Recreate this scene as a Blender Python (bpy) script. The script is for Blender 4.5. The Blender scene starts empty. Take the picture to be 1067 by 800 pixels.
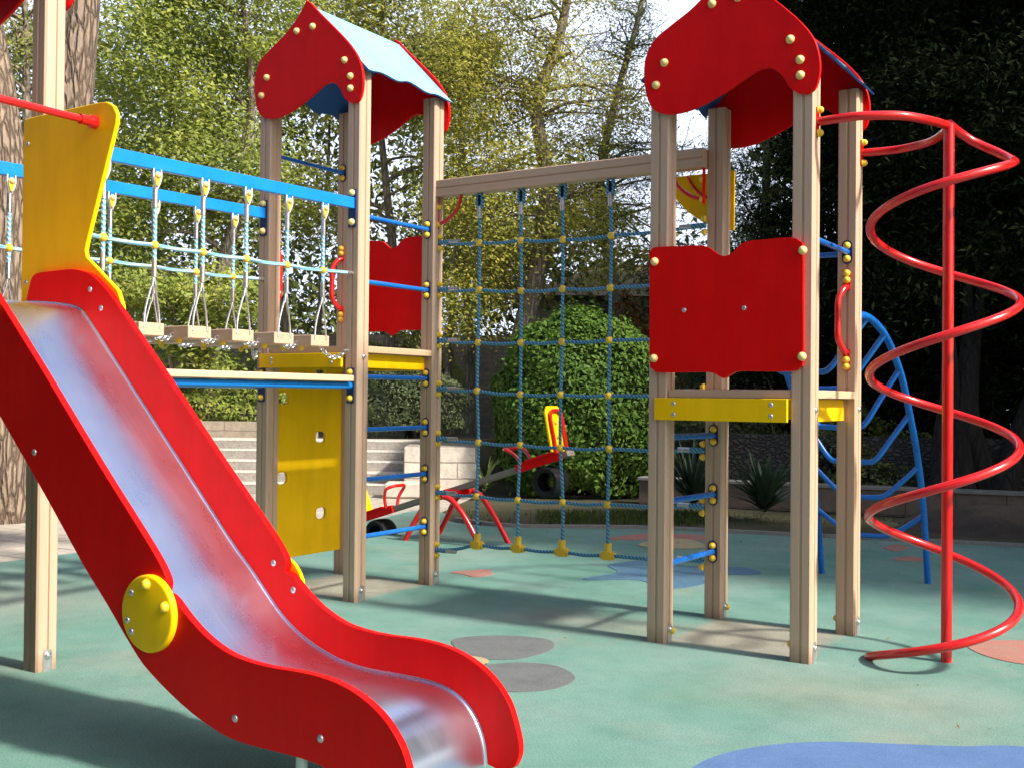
import bpy, bmesh, math, random
import numpy as np
from mathutils import Vector, Matrix

random.seed(7)
rng = np.random.default_rng(11)
scene = bpy.context.scene
COL = scene.collection
R = math.radians

# ------------------------------------------------------------------ camera
FPX, YAW, PITCH, ROLL = 1140.043, 2.1428997, 0.0117197, 0.0099246
CAM = Vector((5.737353, -6.561243, 1.497399))
cd = Vector((math.cos(YAW) * math.cos(PITCH), math.sin(YAW) * math.cos(PITCH), math.sin(PITCH)))
cr0 = Vector((math.sin(YAW), -math.cos(YAW), 0))
cu0 = cr0.cross(cd)
cr = cr0 * math.cos(ROLL) + cu0 * math.sin(ROLL)
cu = -cr0 * math.sin(ROLL) + cu0 * math.cos(ROLL)
FH = Vector((math.cos(YAW), math.sin(YAW), 0))      # horizontal forward
RH = Vector((math.sin(YAW), -math.cos(YAW), 0))     # horizontal right
cam_data = bpy.data.cameras.new('camera')
cam_data.sensor_width = 36
cam_data.lens = FPX / 1067 * 36
cam_data.clip_end = 500
cam = bpy.data.objects.new('camera', cam_data)
COL.objects.link(cam)
m = Matrix((cr, cu, -cd)).transposed().to_4x4()
m.translation = CAM
cam.matrix_world = m
scene.camera = cam


def at(x, y, D):
    """point seen at photo pixel (x, y) at horizontal depth D"""
    v = cd * FPX + cr * (x - 533.5) - cu * (y - 400)
    return CAM + v * (D / v.dot(FH))


def gnd(x, y, z=0.0):
    v = cd * FPX + cr * (x - 533.5) - cu * (y - 400)
    return CAM + v * ((z - CAM.z) / v.z)


def onv(x, y, vv):
    v = cd * FPX + cr * (x - 533.5) - cu * (y - 400)
    return CAM + v * ((vv - CAM.y) / v.y)


def WD(lat, D, z=0.0):
    p = CAM + RH * lat + FH * D
    return Vector((p.x, p.y, z))


# ------------------------------------------------------------------ materials
def newmat(name):
    mt = bpy.data.materials.new(name)
    mt.use_nodes = True
    nt = mt.node_tree
    return mt, nt, nt.nodes['Principled BSDF']


def ramp(nt, stops):
    n = nt.nodes.new('ShaderNodeValToRGB')
    e = n.color_ramp.elements
    e[0].position, e[0].color = stops[0][0], (*stops[0][1], 1)
    e[1].position, e[1].color = stops[-1][0], (*stops[-1][1], 1)
    for p_, c_ in stops[1:-1]:
        k = e.new(p_)
        k.color = (*c_, 1)
    return n


def coords(nt, scale=(1, 1, 1), rot=(0, 0, 0)):
    tc = nt.nodes.new('ShaderNodeTexCoord')
    mp = nt.nodes.new('ShaderNodeMapping')
    mp.inputs['Scale'].default_value = scale
    mp.inputs['Rotation'].default_value = rot
    nt.links.new(tc.outputs['Object'], mp.inputs['Vector'])
    return mp


def noise(nt, vec, scale, detail=4, rough=0.55):
    n = nt.nodes.new('ShaderNodeTexNoise')
    n.inputs['Scale'].default_value = scale
    n.inputs['Detail'].default_value = detail
    n.inputs['Roughness'].default_value = rough
    nt.links.new(vec.outputs[0], n.inputs['Vector'])
    return n


def bump(nt, bsdf, height, strength=0.3, dist=0.01):
    b = nt.nodes.new('ShaderNodeBump')
    b.inputs['Strength'].default_value = strength
    b.inputs['Distance'].default_value = dist
    nt.links.new(height, b.inputs['Height'])
    nt.links.new(b.outputs['Normal'], bsdf.inputs['Normal'])
    return b


def mix(nt, fac, a, b, mode='MIX'):
    n = nt.nodes.new('ShaderNodeMix')
    n.data_type = 'RGBA'
    n.blend_type = mode
    for sock, val in ((n.inputs[0], fac), (n.inputs[6], a), (n.inputs[7], b)):
        if hasattr(val, 'links') or isinstance(val, bpy.types.NodeSocket):
            nt.links.new(val, sock)
        elif isinstance(val, (int, float)):
            sock.default_value = val
        else:
            sock.default_value = (*val, 1)
    return n.outputs[2]


def paint(name, c1, c2, rough=0.35, nscale=6, scale=(1, 1, 1), bstr=0.08, bscale=60, metal=0.0, scuff=None, coat=0.0, spec=0.5):
    mt, nt, b = newmat(name)
    mp = coords(nt, scale)
    n = noise(nt, mp, nscale, 6, 0.65)
    rp = ramp(nt, [(0.35, c1), (0.65, c2)])
    nt.links.new(n.outputs['Fac'], rp.inputs['Fac'])
    col = rp.outputs['Color']
    if scuff:
        n3 = noise(nt, mp, nscale * 9, 8, 0.75)
        r3 = ramp(nt, [(0.66, (0, 0, 0)), (0.74, (1, 1, 1))])
        nt.links.new(n3.outputs['Fac'], r3.inputs['Fac'])
        sc = nt.nodes.new('ShaderNodeMath')
        sc.operation = 'MULTIPLY'
        sc.inputs[1].default_value = 0.35
        nt.links.new(r3.outputs['Color'], sc.inputs[0])
        col = mix(nt, sc.outputs[0], col, scuff)
    if scuff:
        nw = noise(nt, coords(nt, (5, 5, .8)), 1.3, 8, 0.7)
        rw = ramp(nt, [(0.42, (1, 1, 1)), (0.72, (.86, .86, .86))])
        nt.links.new(nw.outputs['Fac'], rw.inputs['Fac'])
        col = mix(nt, 1.0, col, rw.outputs['Color'], 'MULTIPLY')
    nt.links.new(col, b.inputs['Base Color'])
    n2 = noise(nt, mp, bscale, 3, 0.6)
    r2 = ramp(nt, [(0.3, (rough * 0.75,) * 3), (0.7, (min(1, rough * 1.35),) * 3)])
    nt.links.new(n2.outputs['Fac'], r2.inputs['Fac'])
    nt.links.new(r2.outputs['Color'], b.inputs['Roughness'])
    b.inputs['Metallic'].default_value = metal
    b.inputs['Coat Weight'].default_value = coat
    b.inputs['Specular IOR Level'].default_value = spec
    if bstr:
        bump(nt, b, n2.outputs['Fac'], bstr, 0.004)
    return mt


M = {}
M['red_board'] = paint('red_board', (0.70, 0.003, 0.003), (0.78, 0.004, 0.004), 0.40, 2.5, scuff=(0.56, 0.04, 0.04), bstr=0.05, spec=0.12)
M['red_tube'] = paint('red_tube', (0.55, 0.008, 0.010), (0.62, 0.012, 0.010), 0.20, 5, bstr=0.0, bscale=9, coat=0.3)
M['yellow_board'] = paint('yellow_board', (0.88, 0.52, 0.003), (0.93, 0.57, 0.004), 0.42, 2.5, scuff=(0.75, 0.46, 0.03), bstr=0.03, spec=0.15)
M['yellow_plastic'] = paint('yellow_plastic', (0.72, 0.46, 0.02), (0.80, 0.54, 0.04), 0.33, 9, bstr=0.0)
M['cream_plastic'] = paint('cream_plastic', (0.70, 0.56, 0.22), (0.76, 0.60, 0.22), 0.33, 9, bstr=0.0)
M['blue_paint'] = paint('blue_paint', (0.006, 0.19, 0.62), (0.008, 0.22, 0.68), 0.30, 5, bstr=0.0, bscale=6, coat=0.15)
M['blue_tube'] = paint('blue_tube', (0.006, 0.11, 0.46), (0.010, 0.15, 0.54), 0.28, 5, bstr=0.0, bscale=6, coat=0.2)
M['dark_blue_plate'] = paint('dark_blue_plate', (0.008, 0.02, 0.10), (0.012, 0.03, 0.14), 0.4, 7, bstr=0.04)
M['roof_blue_lit'] = paint('roof_blue_lit', (0.19, 0.47, 0.64), (0.23, 0.52, 0.67), 0.25, 2.0, bstr=0.0, bscale=5, spec=0.5, coat=0.4)  # paler copy of the panel blue, sun and sky glare painted in
M['roof_blue_shaded'] = paint('roof_blue_shaded', (0.012, 0.10, 0.34), (0.02, 0.13, 0.38), 0.4, 4, bstr=0.0)  # darker copy of the panel blue, shade painted in for underside and edges
M['galv'] = paint('galv', (0.42, 0.42, 0.44), (0.58, 0.58, 0.60), 0.38, 30, metal=0.85, bstr=0.05)
M['silver'] = paint('silver', (0.55, 0.55, 0.57), (0.70, 0.70, 0.72), 0.28, 20, metal=0.9, bstr=0.03)
M['black_rubber'] = paint('black_rubber', (0.006, 0.006, 0.007), (0.014, 0.014, 0.015), 0.75, 8, bstr=0.3, bscale=40, spec=0.2)
M['grey_board'] = paint('grey_board', (0.16, 0.14, 0.11), (0.24, 0.21, 0.16), 0.6, 10, scale=(1, 12, 12), bstr=0.2)


def wood_mat(name, axis, c1, c2, dirt=True):
    mt, nt, b = newmat(name)
    s = [16, 16, 16]
    s[axis] = 0.7
    mp = coords(nt, tuple(s))
    n = noise(nt, mp, 1.0, 6, 0.6)
    rp = ramp(nt, [(0.30, c1), (0.70, c2)])
    nt.links.new(n.outputs['Fac'], rp.inputs['Fac'])
    col = rp.outputs['Color']
    s2 = [90, 90, 90]
    s2[axis] = 3
    mp2 = coords(nt, tuple(s2))
    n2 = noise(nt, mp2, 1.0, 3, 0.6)
    r2 = ramp(nt, [(0.25, (0.93, 0.92, 0.91)), (0.6, (1, 1, 1))])
    nt.links.new(n2.outputs['Fac'], r2.inputs['Fac'])
    col = mix(nt, 1.0, col, r2.outputs['Color'], 'MULTIPLY')
    oi = nt.nodes.new('ShaderNodeObjectInfo')
    ri = ramp(nt, [(0, (.90, .90, .91)), (.5, (1, 1, 1)), (1, (1.05, 1.0, .95))])
    nt.links.new(oi.outputs['Random'], ri.inputs['Fac'])
    col = mix(nt, 1.0, col, ri.outputs['Color'], 'MULTIPLY')
    sk = [7, 7, 7]
    sk[axis] = 2.2
    nk = noise(nt, coords(nt, tuple(sk)), 1.0, 3, 0.5)
    rk = ramp(nt, [(0.68, (1, 1, 1)), (0.80, (.72, .66, .60))])
    nt.links.new(nk.outputs['Fac'], rk.inputs['Fac'])
    col = mix(nt, 1.0, col, rk.outputs['Color'], 'MULTIPLY')
    if dirt:
        tc = nt.nodes.new('ShaderNodeTexCoord')
        sep = nt.nodes.new('ShaderNodeSeparateXYZ')
        nt.links.new(tc.outputs['Object'], sep.inputs[0])
        mp3 = coords(nt, (9, 9, 9))
        n3 = noise(nt, mp3, 1.0, 5, 0.7)
        ad = nt.nodes.new('ShaderNodeMath')
        ad.operation = 'MULTIPLY_ADD'
        nt.links.new(n3.outputs['Fac'], ad.inputs[0])
        ad.inputs[1].default_value = 0.16
        nt.links.new(sep.outputs['Z'], ad.inputs[2])
        mr = nt.nodes.new('ShaderNodeMapRange')
        mr.inputs['From Min'].default_value = 0.07
        mr.inputs['From Max'].default_value = 0.20
        mr.inputs['To Min'].default_value = 0.55
        mr.inputs['To Max'].default_value = 0.0
        nt.links.new(ad.outputs[0], mr.inputs['Value'])
        col = mix(nt, mr.outputs[0], col, (0.10, 0.065, 0.035))
    nt.links.new(col, b.inputs['Base Color'])
    b.inputs['Roughness'].default_value = 0.55
    bump(nt, b, n2.outputs['Fac'], 0.12, 0.004)
    return mt


WC1, WC2 = (0.48, 0.335, 0.235), (0.53, 0.38, 0.27)
M['post_z'] = wood_mat('post_wood', 2, WC1, WC2)
M['wood_x'] = wood_mat('wood_along_x', 0, WC1, WC2, False)
M['wood_y'] = wood_mat('wood_along_y', 1, (0.56, 0.40, 0.25), (0.66, 0.48, 0.31), False)


def steel_mat():
    mt, nt, b = newmat('brushed_steel')
    b.inputs['Base Color'].default_value = (0.62, 0.62, 0.66, 1)
    b.inputs['Metallic'].default_value = 1.0
    mp = coords(nt, (1.0, 2, 1.0))
    n = noise(nt, mp, 2.5, 8, 0.6)
    r = ramp(nt, [(0.3, (0.25,) * 3), (0.7, (0.32,) * 3)])
    nt.links.new(n.outputs['Fac'], r.inputs['Fac'])
    nt.links.new(r.outputs['Color'], b.inputs['Roughness'])
    mp2 = coords(nt, (3, 160, 3))
    n2 = noise(nt, mp2, 1, 4, 0.6)
    rc = ramp(nt, [(0.3, (0.66, 0.73, 0.90)), (0.7, (0.73, 0.80, 0.97))])
    n3 = noise(nt, coords(nt, (1, 1, 1)), 3.0, 6, 0.7)
    nt.links.new(n3.outputs['Fac'], rc.inputs['Fac'])
    ns_ = noise(nt, coords(nt, (1.2, 130, 1.2)), 1.0, 2, 0.5)
    rs_ = ramp(nt, [(0.60, (0, 0, 0)), (0.66, (.45, .45, .45))])
    nt.links.new(ns_.outputs['Fac'], rs_.inputs['Fac'])
    nt.links.new(mix(nt, rs_.outputs['Color'], rc.outputs['Color'], (.86, .86, .9)), b.inputs['Base Color'])
    bump(nt, b, n2.outputs['Fac'], 0.006, 0.001)
    return mt


M['steel'] = steel_mat()


def rope_mat(name, c1, c2):
    mt, nt, b = newmat(name)
    mp = coords(nt, (1, 1, 1), (0.7, 0.6, 0.5))
    w = nt.nodes.new('ShaderNodeTexWave')
    w.inputs['Scale'].default_value = 15
    w.inputs['Distortion'].default_value = 1.0
    nt.links.new(mp.outputs[0], w.inputs['Vector'])
    r = ramp(nt, [(0.3, c1), (0.7, c2)])
    nt.links.new(w.outputs['Fac'], r.inputs['Fac'])
    nt.links.new(r.outputs['Color'], b.inputs['Base Color'])
    b.inputs['Roughness'].default_value = 0.75
    bump(nt, b, w.outputs['Fac'], 0.5, 0.004)
    return mt


M['rope_light'] = rope_mat('rope_light_blue', (0.14, 0.36, 0.50), (0.38, 0.58, 0.66))
M['rope_dark'] = rope_mat('rope_deep_blue', (0.02, 0.12, 0.25), (0.12, 0.33, 0.48))


def leaf_mat(name, cols, transl=0.35, rough=0.45):
    mt, nt, b = newmat(name)
    g = nt.nodes.new('ShaderNodeNewGeometry')
    r = ramp(nt, [(i / (len(cols) - 1), c) for i, c in enumerate(cols)])
    nt.links.new(g.outputs['Random Per Island'], r.inputs['Fac'])
    mp = coords(nt)
    n = noise(nt, mp, 0.9, 3, 0.6)
    rn = ramp(nt, [(0.35, (0.72, 0.78, 0.72)), (0.65, (1.15, 1.08, 0.95))])
    nt.links.new(n.outputs['Fac'], rn.inputs['Fac'])
    col = mix(nt, 1.0, r.outputs['Color'], rn.outputs['Color'], 'MULTIPLY')
    nt.links.new(col, b.inputs['Base Color'])
    b.inputs['Roughness'].default_value = rough
    b.inputs['Specular IOR Level'].default_value = 0.18 if rough < .85 else .03
    t = nt.nodes.new('ShaderNodeBsdfTranslucent')
    nt.links.new(col, t.inputs['Color'])
    ms = nt.nodes.new('ShaderNodeMixShader')
    ms.inputs[0].default_value = transl
    nt.links.new(b.outputs[0], ms.inputs[1])
    nt.links.new(t.outputs[0], ms.inputs[2])
    nt.links.new(ms.outputs[0], nt.nodes['Material Output'].inputs['Surface'])
    return mt


M['leaf_olive'] = leaf_mat('leaf_olive', [(0.29, 0.33, 0.09), (0.40, 0.42, 0.12), (0.50, 0.49, 0.14), (0.34, 0.39, 0.10)], 0.5)
M['leaf_green'] = leaf_mat('leaf_green', [(0.24, 0.31, 0.08), (0.35, 0.42, 0.11), (0.46, 0.49, 0.13), (0.28, 0.37, 0.09)], 0.5)
M['leaf_yellow'] = leaf_mat('leaf_yellow', [(0.34, 0.37, 0.09), (0.46, 0.45, 0.11), (0.56, 0.50, 0.12), (0.36, 0.40, 0.09)], 0.5)
M['leaf_grey'] = leaf_mat('leaf_grey', [(0.08, 0.12, 0.06), (0.14, 0.18, 0.10), (0.20, 0.24, 0.13), (0.10, 0.14, 0.06)])
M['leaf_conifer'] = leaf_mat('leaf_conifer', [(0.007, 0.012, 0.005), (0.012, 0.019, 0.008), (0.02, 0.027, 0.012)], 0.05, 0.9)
M['leaf_pine'] = leaf_mat('leaf_pine', [(0.13, 0.19, 0.07), (0.20, 0.27, 0.10), (0.27, 0.34, 0.12)], 0.2, 0.6)
M['leaf_hedge'] = leaf_mat('leaf_hedge', [(0.06, 0.12, 0.022), (0.09, 0.17, 0.03), (0.12, 0.21, 0.035), (0.07, 0.14, 0.025)], 0.22, 0.6)
M['leaf_wood'] = leaf_mat('leaf_wood', [(0.08, 0.10, 0.035), (0.13, 0.16, 0.05), (0.19, 0.21, 0.07)], 0.2)
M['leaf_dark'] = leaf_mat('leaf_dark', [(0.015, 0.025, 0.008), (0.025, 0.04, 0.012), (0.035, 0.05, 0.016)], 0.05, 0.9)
M['leaf_rust'] = leaf_mat('leaf_rust', [(0.20, 0.07, 0.015), (0.30, 0.12, 0.02), (0.14, 0.10, 0.02)], 0.3)
M['blade'] = leaf_mat('blade', [(0.03, 0.06, 0.035), (0.05, 0.085, 0.05), (0.035, 0.07, 0.055)], 0.1, 0.4)
M['blade_pale'] = leaf_mat('blade_pale', [(0.10, 0.15, 0.06), (0.16, 0.21, 0.08)], 0.2, 0.4)
M['grass'] = leaf_mat('grass_blade', [(0.03, 0.06, 0.015), (0.06, 0.10, 0.02), (0.09, 0.10, 0.03)], 0.3, 0.6)
M['litter'] = leaf_mat('litter_leaf', [(0.12, 0.07, 0.03), (0.20, 0.14, 0.07), (0.09, 0.06, 0.035)], 0.1, 0.7)


def bark_mat(name, c1, c2, sc=9.0, depth=0.03, zs=0.22):
    mt, nt, b = newmat(name)
    mp = coords(nt, (1, 1, zs))
    nz = noise(nt, mp, 5, 4, 0.6)
    mm = mix(nt, 0.12, mp.outputs[0], nz.outputs['Color'])
    v = nt.nodes.new('ShaderNodeTexVoronoi')
    v.feature = 'DISTANCE_TO_EDGE'
    v.inputs['Scale'].default_value = sc
    nt.links.new(mm, v.inputs['Vector'])
    r = ramp(nt, [(0.0, c1), (0.22, c2)])
    nt.links.new(v.outputs['Distance'], r.inputs['Fac'])
    n2 = noise(nt, mp, 14, 6, 0.7)
    r2 = ramp(nt, [(0.3, (0.65,) * 3), (0.7, (1.1,) * 3)])
    nt.links.new(n2.outputs['Fac'], r2.inputs['Fac'])
    col = mix(nt, 1.0, r.outputs['Color'], r2.outputs['Color'], 'MULTIPLY')
    nt.links.new(col, b.inputs['Base Color'])
    b.inputs['Roughness'].default_value = 0.9
    sm = nt.nodes.new('ShaderNodeMath')
    sm.operation = 'MINIMUM'
    sm.inputs[1].default_value = 0.25
    nt.links.new(v.outputs['Distance'], sm.inputs[0])
    ad = nt.nodes.new('ShaderNodeMath')
    ad.operation = 'MULTIPLY_ADD'
    ad.inputs[1].default_value = 0.15
    nt.links.new(n2.outputs['Fac'], ad.inputs[0])
    nt.links.new(sm.outputs[0], ad.inputs[2])
    bump(nt, b, ad.outputs[0], 1.0, depth * 4)
    return mt


M['bark_big'] = bark_mat('bark_furrowed', (0.10, 0.065, 0.045), (0.30, 0.225, 0.165), 17, 0.03)
M['bark'] = bark_mat('bark_grey_brown', (0.14, 0.115, 0.09), (0.32, 0.265, 0.21), 14, 0.015)
M['bark_dark'] = bark_mat('bark_dark', (0.008, 0.006, 0.005), (0.022, 0.017, 0.014), 12, 0.02)


def ground_rubber():
    mt, nt, b = newmat('rubber_surface')
    mp = coords(nt)
    tc = nt.nodes.new('ShaderNodeTexCoord')
    # base: green with teal and pale drifts
    n1 = noise(nt, mp, 0.9, 8, 0.62)
    r1 = ramp(nt, [(0.30, (0.095, 0.235, 0.185)), (0.5, (0.145, 0.280, 0.238)), (0.70, (0.195, 0.308, 0.275))])
    nt.links.new(n1.outputs['Fac'], r1.inputs['Fac'])
    col = r1.outputs['Color']
    # worn beige areas
    n2 = noise(nt, coords(nt, (1, 1, 1), (0, 0, 0.9)), 0.55, 9, 0.68)
    r2 = ramp(nt, [(0.52, (0, 0, 0)), (0.72, (0.6, 0.6, 0.6))])
    nt.links.new(n2.outputs['Fac'], r2.inputs['Fac'])
    fac = r2.outputs['Color']
    sep = nt.nodes.new('ShaderNodeSeparateXYZ')
    nd = noise(nt, mp, 7, 5, 0.7)
    warp = mix(nt, 0.10, tc.outputs['Object'], nd.outputs['Color'], 'ADD')
    nt.links.new(warp, sep.inputs[0])

    def mth(op, a, b_):
        n_ = nt.nodes.new('ShaderNodeMath')
        n_.operation = op
        for i_, v_ in enumerate((a, b_)):
            if v_ is None:
                continue
            if isinstance(v_, (int, float)):
                n_.inputs[i_].default_value = v_
            else:
                nt.links.new(v_, n_.inputs[i_])
        return n_.outputs[0]

    def patch(cx, cy, hx, hy, soft):
        ax = mth('SUBTRACT', mth('ABSOLUTE', mth('SUBTRACT', sep.outputs['X'], cx + 0.05), None), hx)
        ay = mth('SUBTRACT', mth('ABSOLUTE', mth('SUBTRACT', sep.outputs['Y'], cy + 0.05), None), hy)
        d_ = mth('MAXIMUM', ax, ay)
        mr = nt.nodes.new('ShaderNodeMapRange')
        mr.inputs['From Min'].default_value = soft
        mr.inputs['From Max'].default_value = -soft
        nt.links.new(d_, mr.inputs['Value'])
        return mr.outputs[0]
    pt = patch(3.30, 0.09, 0.43, 0.42, 0.05)
    pl = patch(0.0, 0.0, 0.45, 0.43, 0.05)
    pw = patch(2.3, -0.1, 0.55, 0.22, 0.25)
    ps = patch(4.2, -0.95, 0.6, 0.35, 0.35)
    pl2 = patch(-1.9, -2.1, 1.1, 0.9, 0.6)
    tot = mth('MAXIMUM', mth('MAXIMUM', mth('MULTIPLY', pt, 0.85), mth('MULTIPLY', pl, 0.85)),
              mth('MAXIMUM', mth('MAXIMUM', mth('MULTIPLY', pw, 0.6), mth('MULTIPLY', ps, 0.45)), mth('MULTIPLY', pl2, 0.5)))
    fac2 = mth('MAXIMUM', fac, tot)
    nb = noise(nt, mp, 5, 8, 0.7)
    rb = ramp(nt, [(0.3, (0.27, 0.25, 0.20)), (0.7, (0.37, 0.33, 0.27))])
    nt.links.new(nb.outputs['Fac'], rb.inputs['Fac'])
    col = mix(nt, fac2, col, rb.outputs['Color'])
    # granules + dirt flecks
    ng = noise(nt, mp, 120, 4, 0.8)
    rg = ramp(nt, [(0.34, (0.55, 0.55, 0.55)), (0.62, (1.22, 1.22, 1.22))])
    nt.links.new(ng.outputs['Fac'], rg.inputs['Fac'])
    col = mix(nt, 1.0, col, rg.outputs['Color'], 'MULTIPLY')
    n5 = noise(nt, mp, 2.6, 10, 0.75)
    r5 = ramp(nt, [(0.36, (0.84, 0.86, 0.86)), (0.55, (1, 1, 1))])
    nt.links.new(n5.outputs['Fac'], r5.inputs['Fac'])
    col = mix(nt, 1.0, col, r5.outputs['Color'], 'MULTIPLY')
    n6 = noise(nt, mp, 38, 2, 0.5)
    r6 = ramp(nt, [(0.74, (0, 0, 0)), (0.77, (0.8, 0.8, 0.8))])
    nt.links.new(n6.outputs['Fac'], r6.inputs['Fac'])
    col = mix(nt, r6.outputs['Color'], col, (0.10, 0.09, 0.07))
    nt.links.new(col, b.inputs['Base Color'])
    b.inputs['Roughness'].default_value = 0.85
    b.inputs['Specular IOR Level'].default_value = 0.25
    bump(nt, b, ng.outputs['Fac'], 0.5, 0.006)
    return mt


M['rubber'] = ground_rubber()


def speckle(name, c1, c2, scale=4, grain=170, wear=None, bdist=0.006):
    mt, nt, b = newmat(name)
    mp = coords(nt)
    n1 = noise(nt, mp, scale, 8, 0.7)
    r1 = ramp(nt, [(0.3, c1), (0.7, c2)])
    nt.links.new(n1.outputs['Fac'], r1.inputs['Fac'])
    col = r1.outputs['Color']
    if wear:
        nw = noise(nt, mp, scale * 1.7, 9, 0.75)
        rw = ramp(nt, [(0.36, (0, 0, 0)), (0.60, (0.8, 0.8, 0.8))])
        nt.links.new(nw.outputs['Fac'], rw.inputs['Fac'])
        col = mix(nt, rw.outputs['Color'], col, wear)
    ng = noise(nt, mp, grain, 3, 0.7)
    rg = ramp(nt, [(0.30, (0.7, 0.7, 0.7)), (0.62, (1.15, 1.15, 1.15))])
    nt.links.new(ng.outputs['Fac'], rg.inputs['Fac'])
    col = mix(nt, 1.0, col, rg.outputs['Color'], 'MULTIPLY')
    nt.links.new(col, b.inputs['Base Color'])
    b.inputs['Roughness'].default_value = 0.88
    b.inputs['Specular IOR Level'].default_value = 0.25
    bump(nt, b, ng.outputs['Fac'], 0.5, bdist)
    return mt


GREENW = (0.14, 0.30, 0.24)
M['rub_grey'] = speckle('rubber_grey', (0.095, 0.10, 0.11), (0.145, 0.15, 0.155), wear=(0.14, 0.155, 0.15))
M['rub_blue'] = speckle('rubber_blue', (0.075, 0.145, 0.30), (0.105, 0.185, 0.36))
M['rub_blue_old'] = speckle('rubber_blue_old', (0.05, 0.12, 0.22), (0.08, 0.16, 0.26), wear=(0.09, 0.18, 0.24))
M['rub_red'] = speckle('rubber_red', (0.36, 0.12, 0.10), (0.44, 0.18, 0.14), wear=(0.30, 0.20, 0.16))
M['rub_sand'] = speckle('rubber_sand', (0.45, 0.30, 0.13), (0.52, 0.36, 0.18), wear=(0.25, 0.30, 0.22))
M['soil'] = speckle('soil', (0.045, 0.034, 0.025), (0.12, 0.09, 0.065), 2.0, 60, wear=(0.05, 0.065, 0.025), bdist=0.03)
M['kerb'] = speckle('kerb_concrete', (0.17, 0.165, 0.15), (0.25, 0.235, 0.215), 5, 90)
M['plaster'] = speckle('pale_plaster', (0.42, 0.38, 0.32), (0.52, 0.47, 0.40), 2, 60, bdist=0.003)
M['white_plaster'] = speckle('white_plaster', (0.60, 0.55, 0.47), (0.70, 0.65, 0.57), 3, 25, wear=(0.5, 0.45, 0.38), bdist=0.003)
M['roof_tile'] = speckle('roof_tile', (0.24, 0.19, 0.13), (0.34, 0.27, 0.19), 3, 40)
M['step_riser'] = speckle('step_riser', (0.27, 0.245, 0.215), (0.37, 0.335, 0.295), 2.5, 30)
M['step_tread'] = speckle('step_tread', (0.46, 0.425, 0.375), (0.58, 0.535, 0.47), 2.5, 30)
M['mound'] = speckle('mound_soil', (0.03, 0.025, 0.02), (0.07, 0.055, 0.045), 3, 50, bdist=0.03)


def brick_mat(name, c1, c2, mortar, scale, bw, bh, off=0.5, msize=0.012, swap=False):
    mt, nt, b = newmat(name)
    mp = coords(nt, (1, 1, 1))
    if swap:   # vertical wall built in its own local frame: x along wall, z up
        mp.inputs['Rotation'].default_value = (R(90), 0, 0)
    br = nt.nodes.new('ShaderNodeTexBrick')
    br.inputs['Scale'].default_value = scale
    br.inputs['Brick Width'].default_value = bw
    br.inputs['Row Height'].default_value = bh
    br.inputs['Mortar Size'].default_value = msize
    br.inputs['Mortar Smooth'].default_value = 0.3
    br.inputs['Color1'].default_value = (*c1, 1)
    br.inputs['Color2'].default_value = (*c2, 1)
    br.inputs['Mortar'].default_value = (*mortar, 1)
    br.offset = off
    nz = noise(nt, mp, 3, 4, 0.6)
    warp = mix(nt, 0.03, mp.outputs[0], nz.outputs['Color'], 'ADD')
    nt.links.new(warp, br.inputs['Vector'])
    n2 = noise(nt, coords(nt), 6, 8, 0.75)
    r2 = ramp(nt, [(0.3, (0.6,) * 3), (0.7, (1.12,) * 3)])
    nt.links.new(n2.outputs['Fac'], r2.inputs['Fac'])
    col = mix(nt, 1.0, br.outputs['Color'], r2.outputs['Color'], 'MULTIPLY')
    nt.links.new(col, b.inputs['Base Color'])
    b.inputs['Roughness'].default_value = 0.9
    inv = nt.nodes.new('ShaderNodeMath')
    inv.operation = 'SUBTRACT'
    nt.links.new(n2.outputs['Fac'], inv.inputs[0])
    nt.links.new(br.outputs['Fac'], inv.inputs[1])
    bump(nt, b, inv.outputs[0], 0.6, 0.02)
    return mt


M['paving'] = brick_mat('paving_slabs', (0.44, 0.38, 0.31), (0.50, 0.44, 0.37), (0.22, 0.19, 0.16), 1.0, 0.9, 0.6, 0.5, 0.012)
M['stone_wall'] = brick_mat('stone_courses', (0.20, 0.175, 0.145), (0.27, 0.235, 0.195), (0.19, 0.17, 0.14), 1.0, 0.36, 0.11, 0.5, 0.010, True)
M['stone_step'] = brick_mat('stone_step', (0.33, 0.295, 0.26), (0.42, 0.375, 0.33), (0.22, 0.19, 0.17), 1.0, 0.75, 0.15, 0.5, 0.012, True)
M['stone_white'] = brick_mat('stone_white', (0.62, 0.55, 0.46), (0.70, 0.63, 0.54), (0.34, 0.29, 0.24), 1.0, 0.55, 0.24, 0.5, 0.012, True)
M['wall_beige'] = brick_mat('wall_beige', (0.34, 0.28, 0.215), (0.40, 0.33, 0.26), (0.22, 0.18, 0.14), 1.0, 1.3, 0.17, 0.5, 0.008, True)
M['rubble'] = bark_mat('rubble_wall', (0.04, 0.036, 0.03), (0.12, 0.10, 0.08), 12.0, 0.03, 1.6)
M['brown_wall'] = brick_mat('brown_wall', (0.14, 0.10, 0.07), (0.20, 0.15, 0.11), (0.08, 0.06, 0.05), 1.0, 0.6, 0.35, 0.5, 0.008, True)


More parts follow.
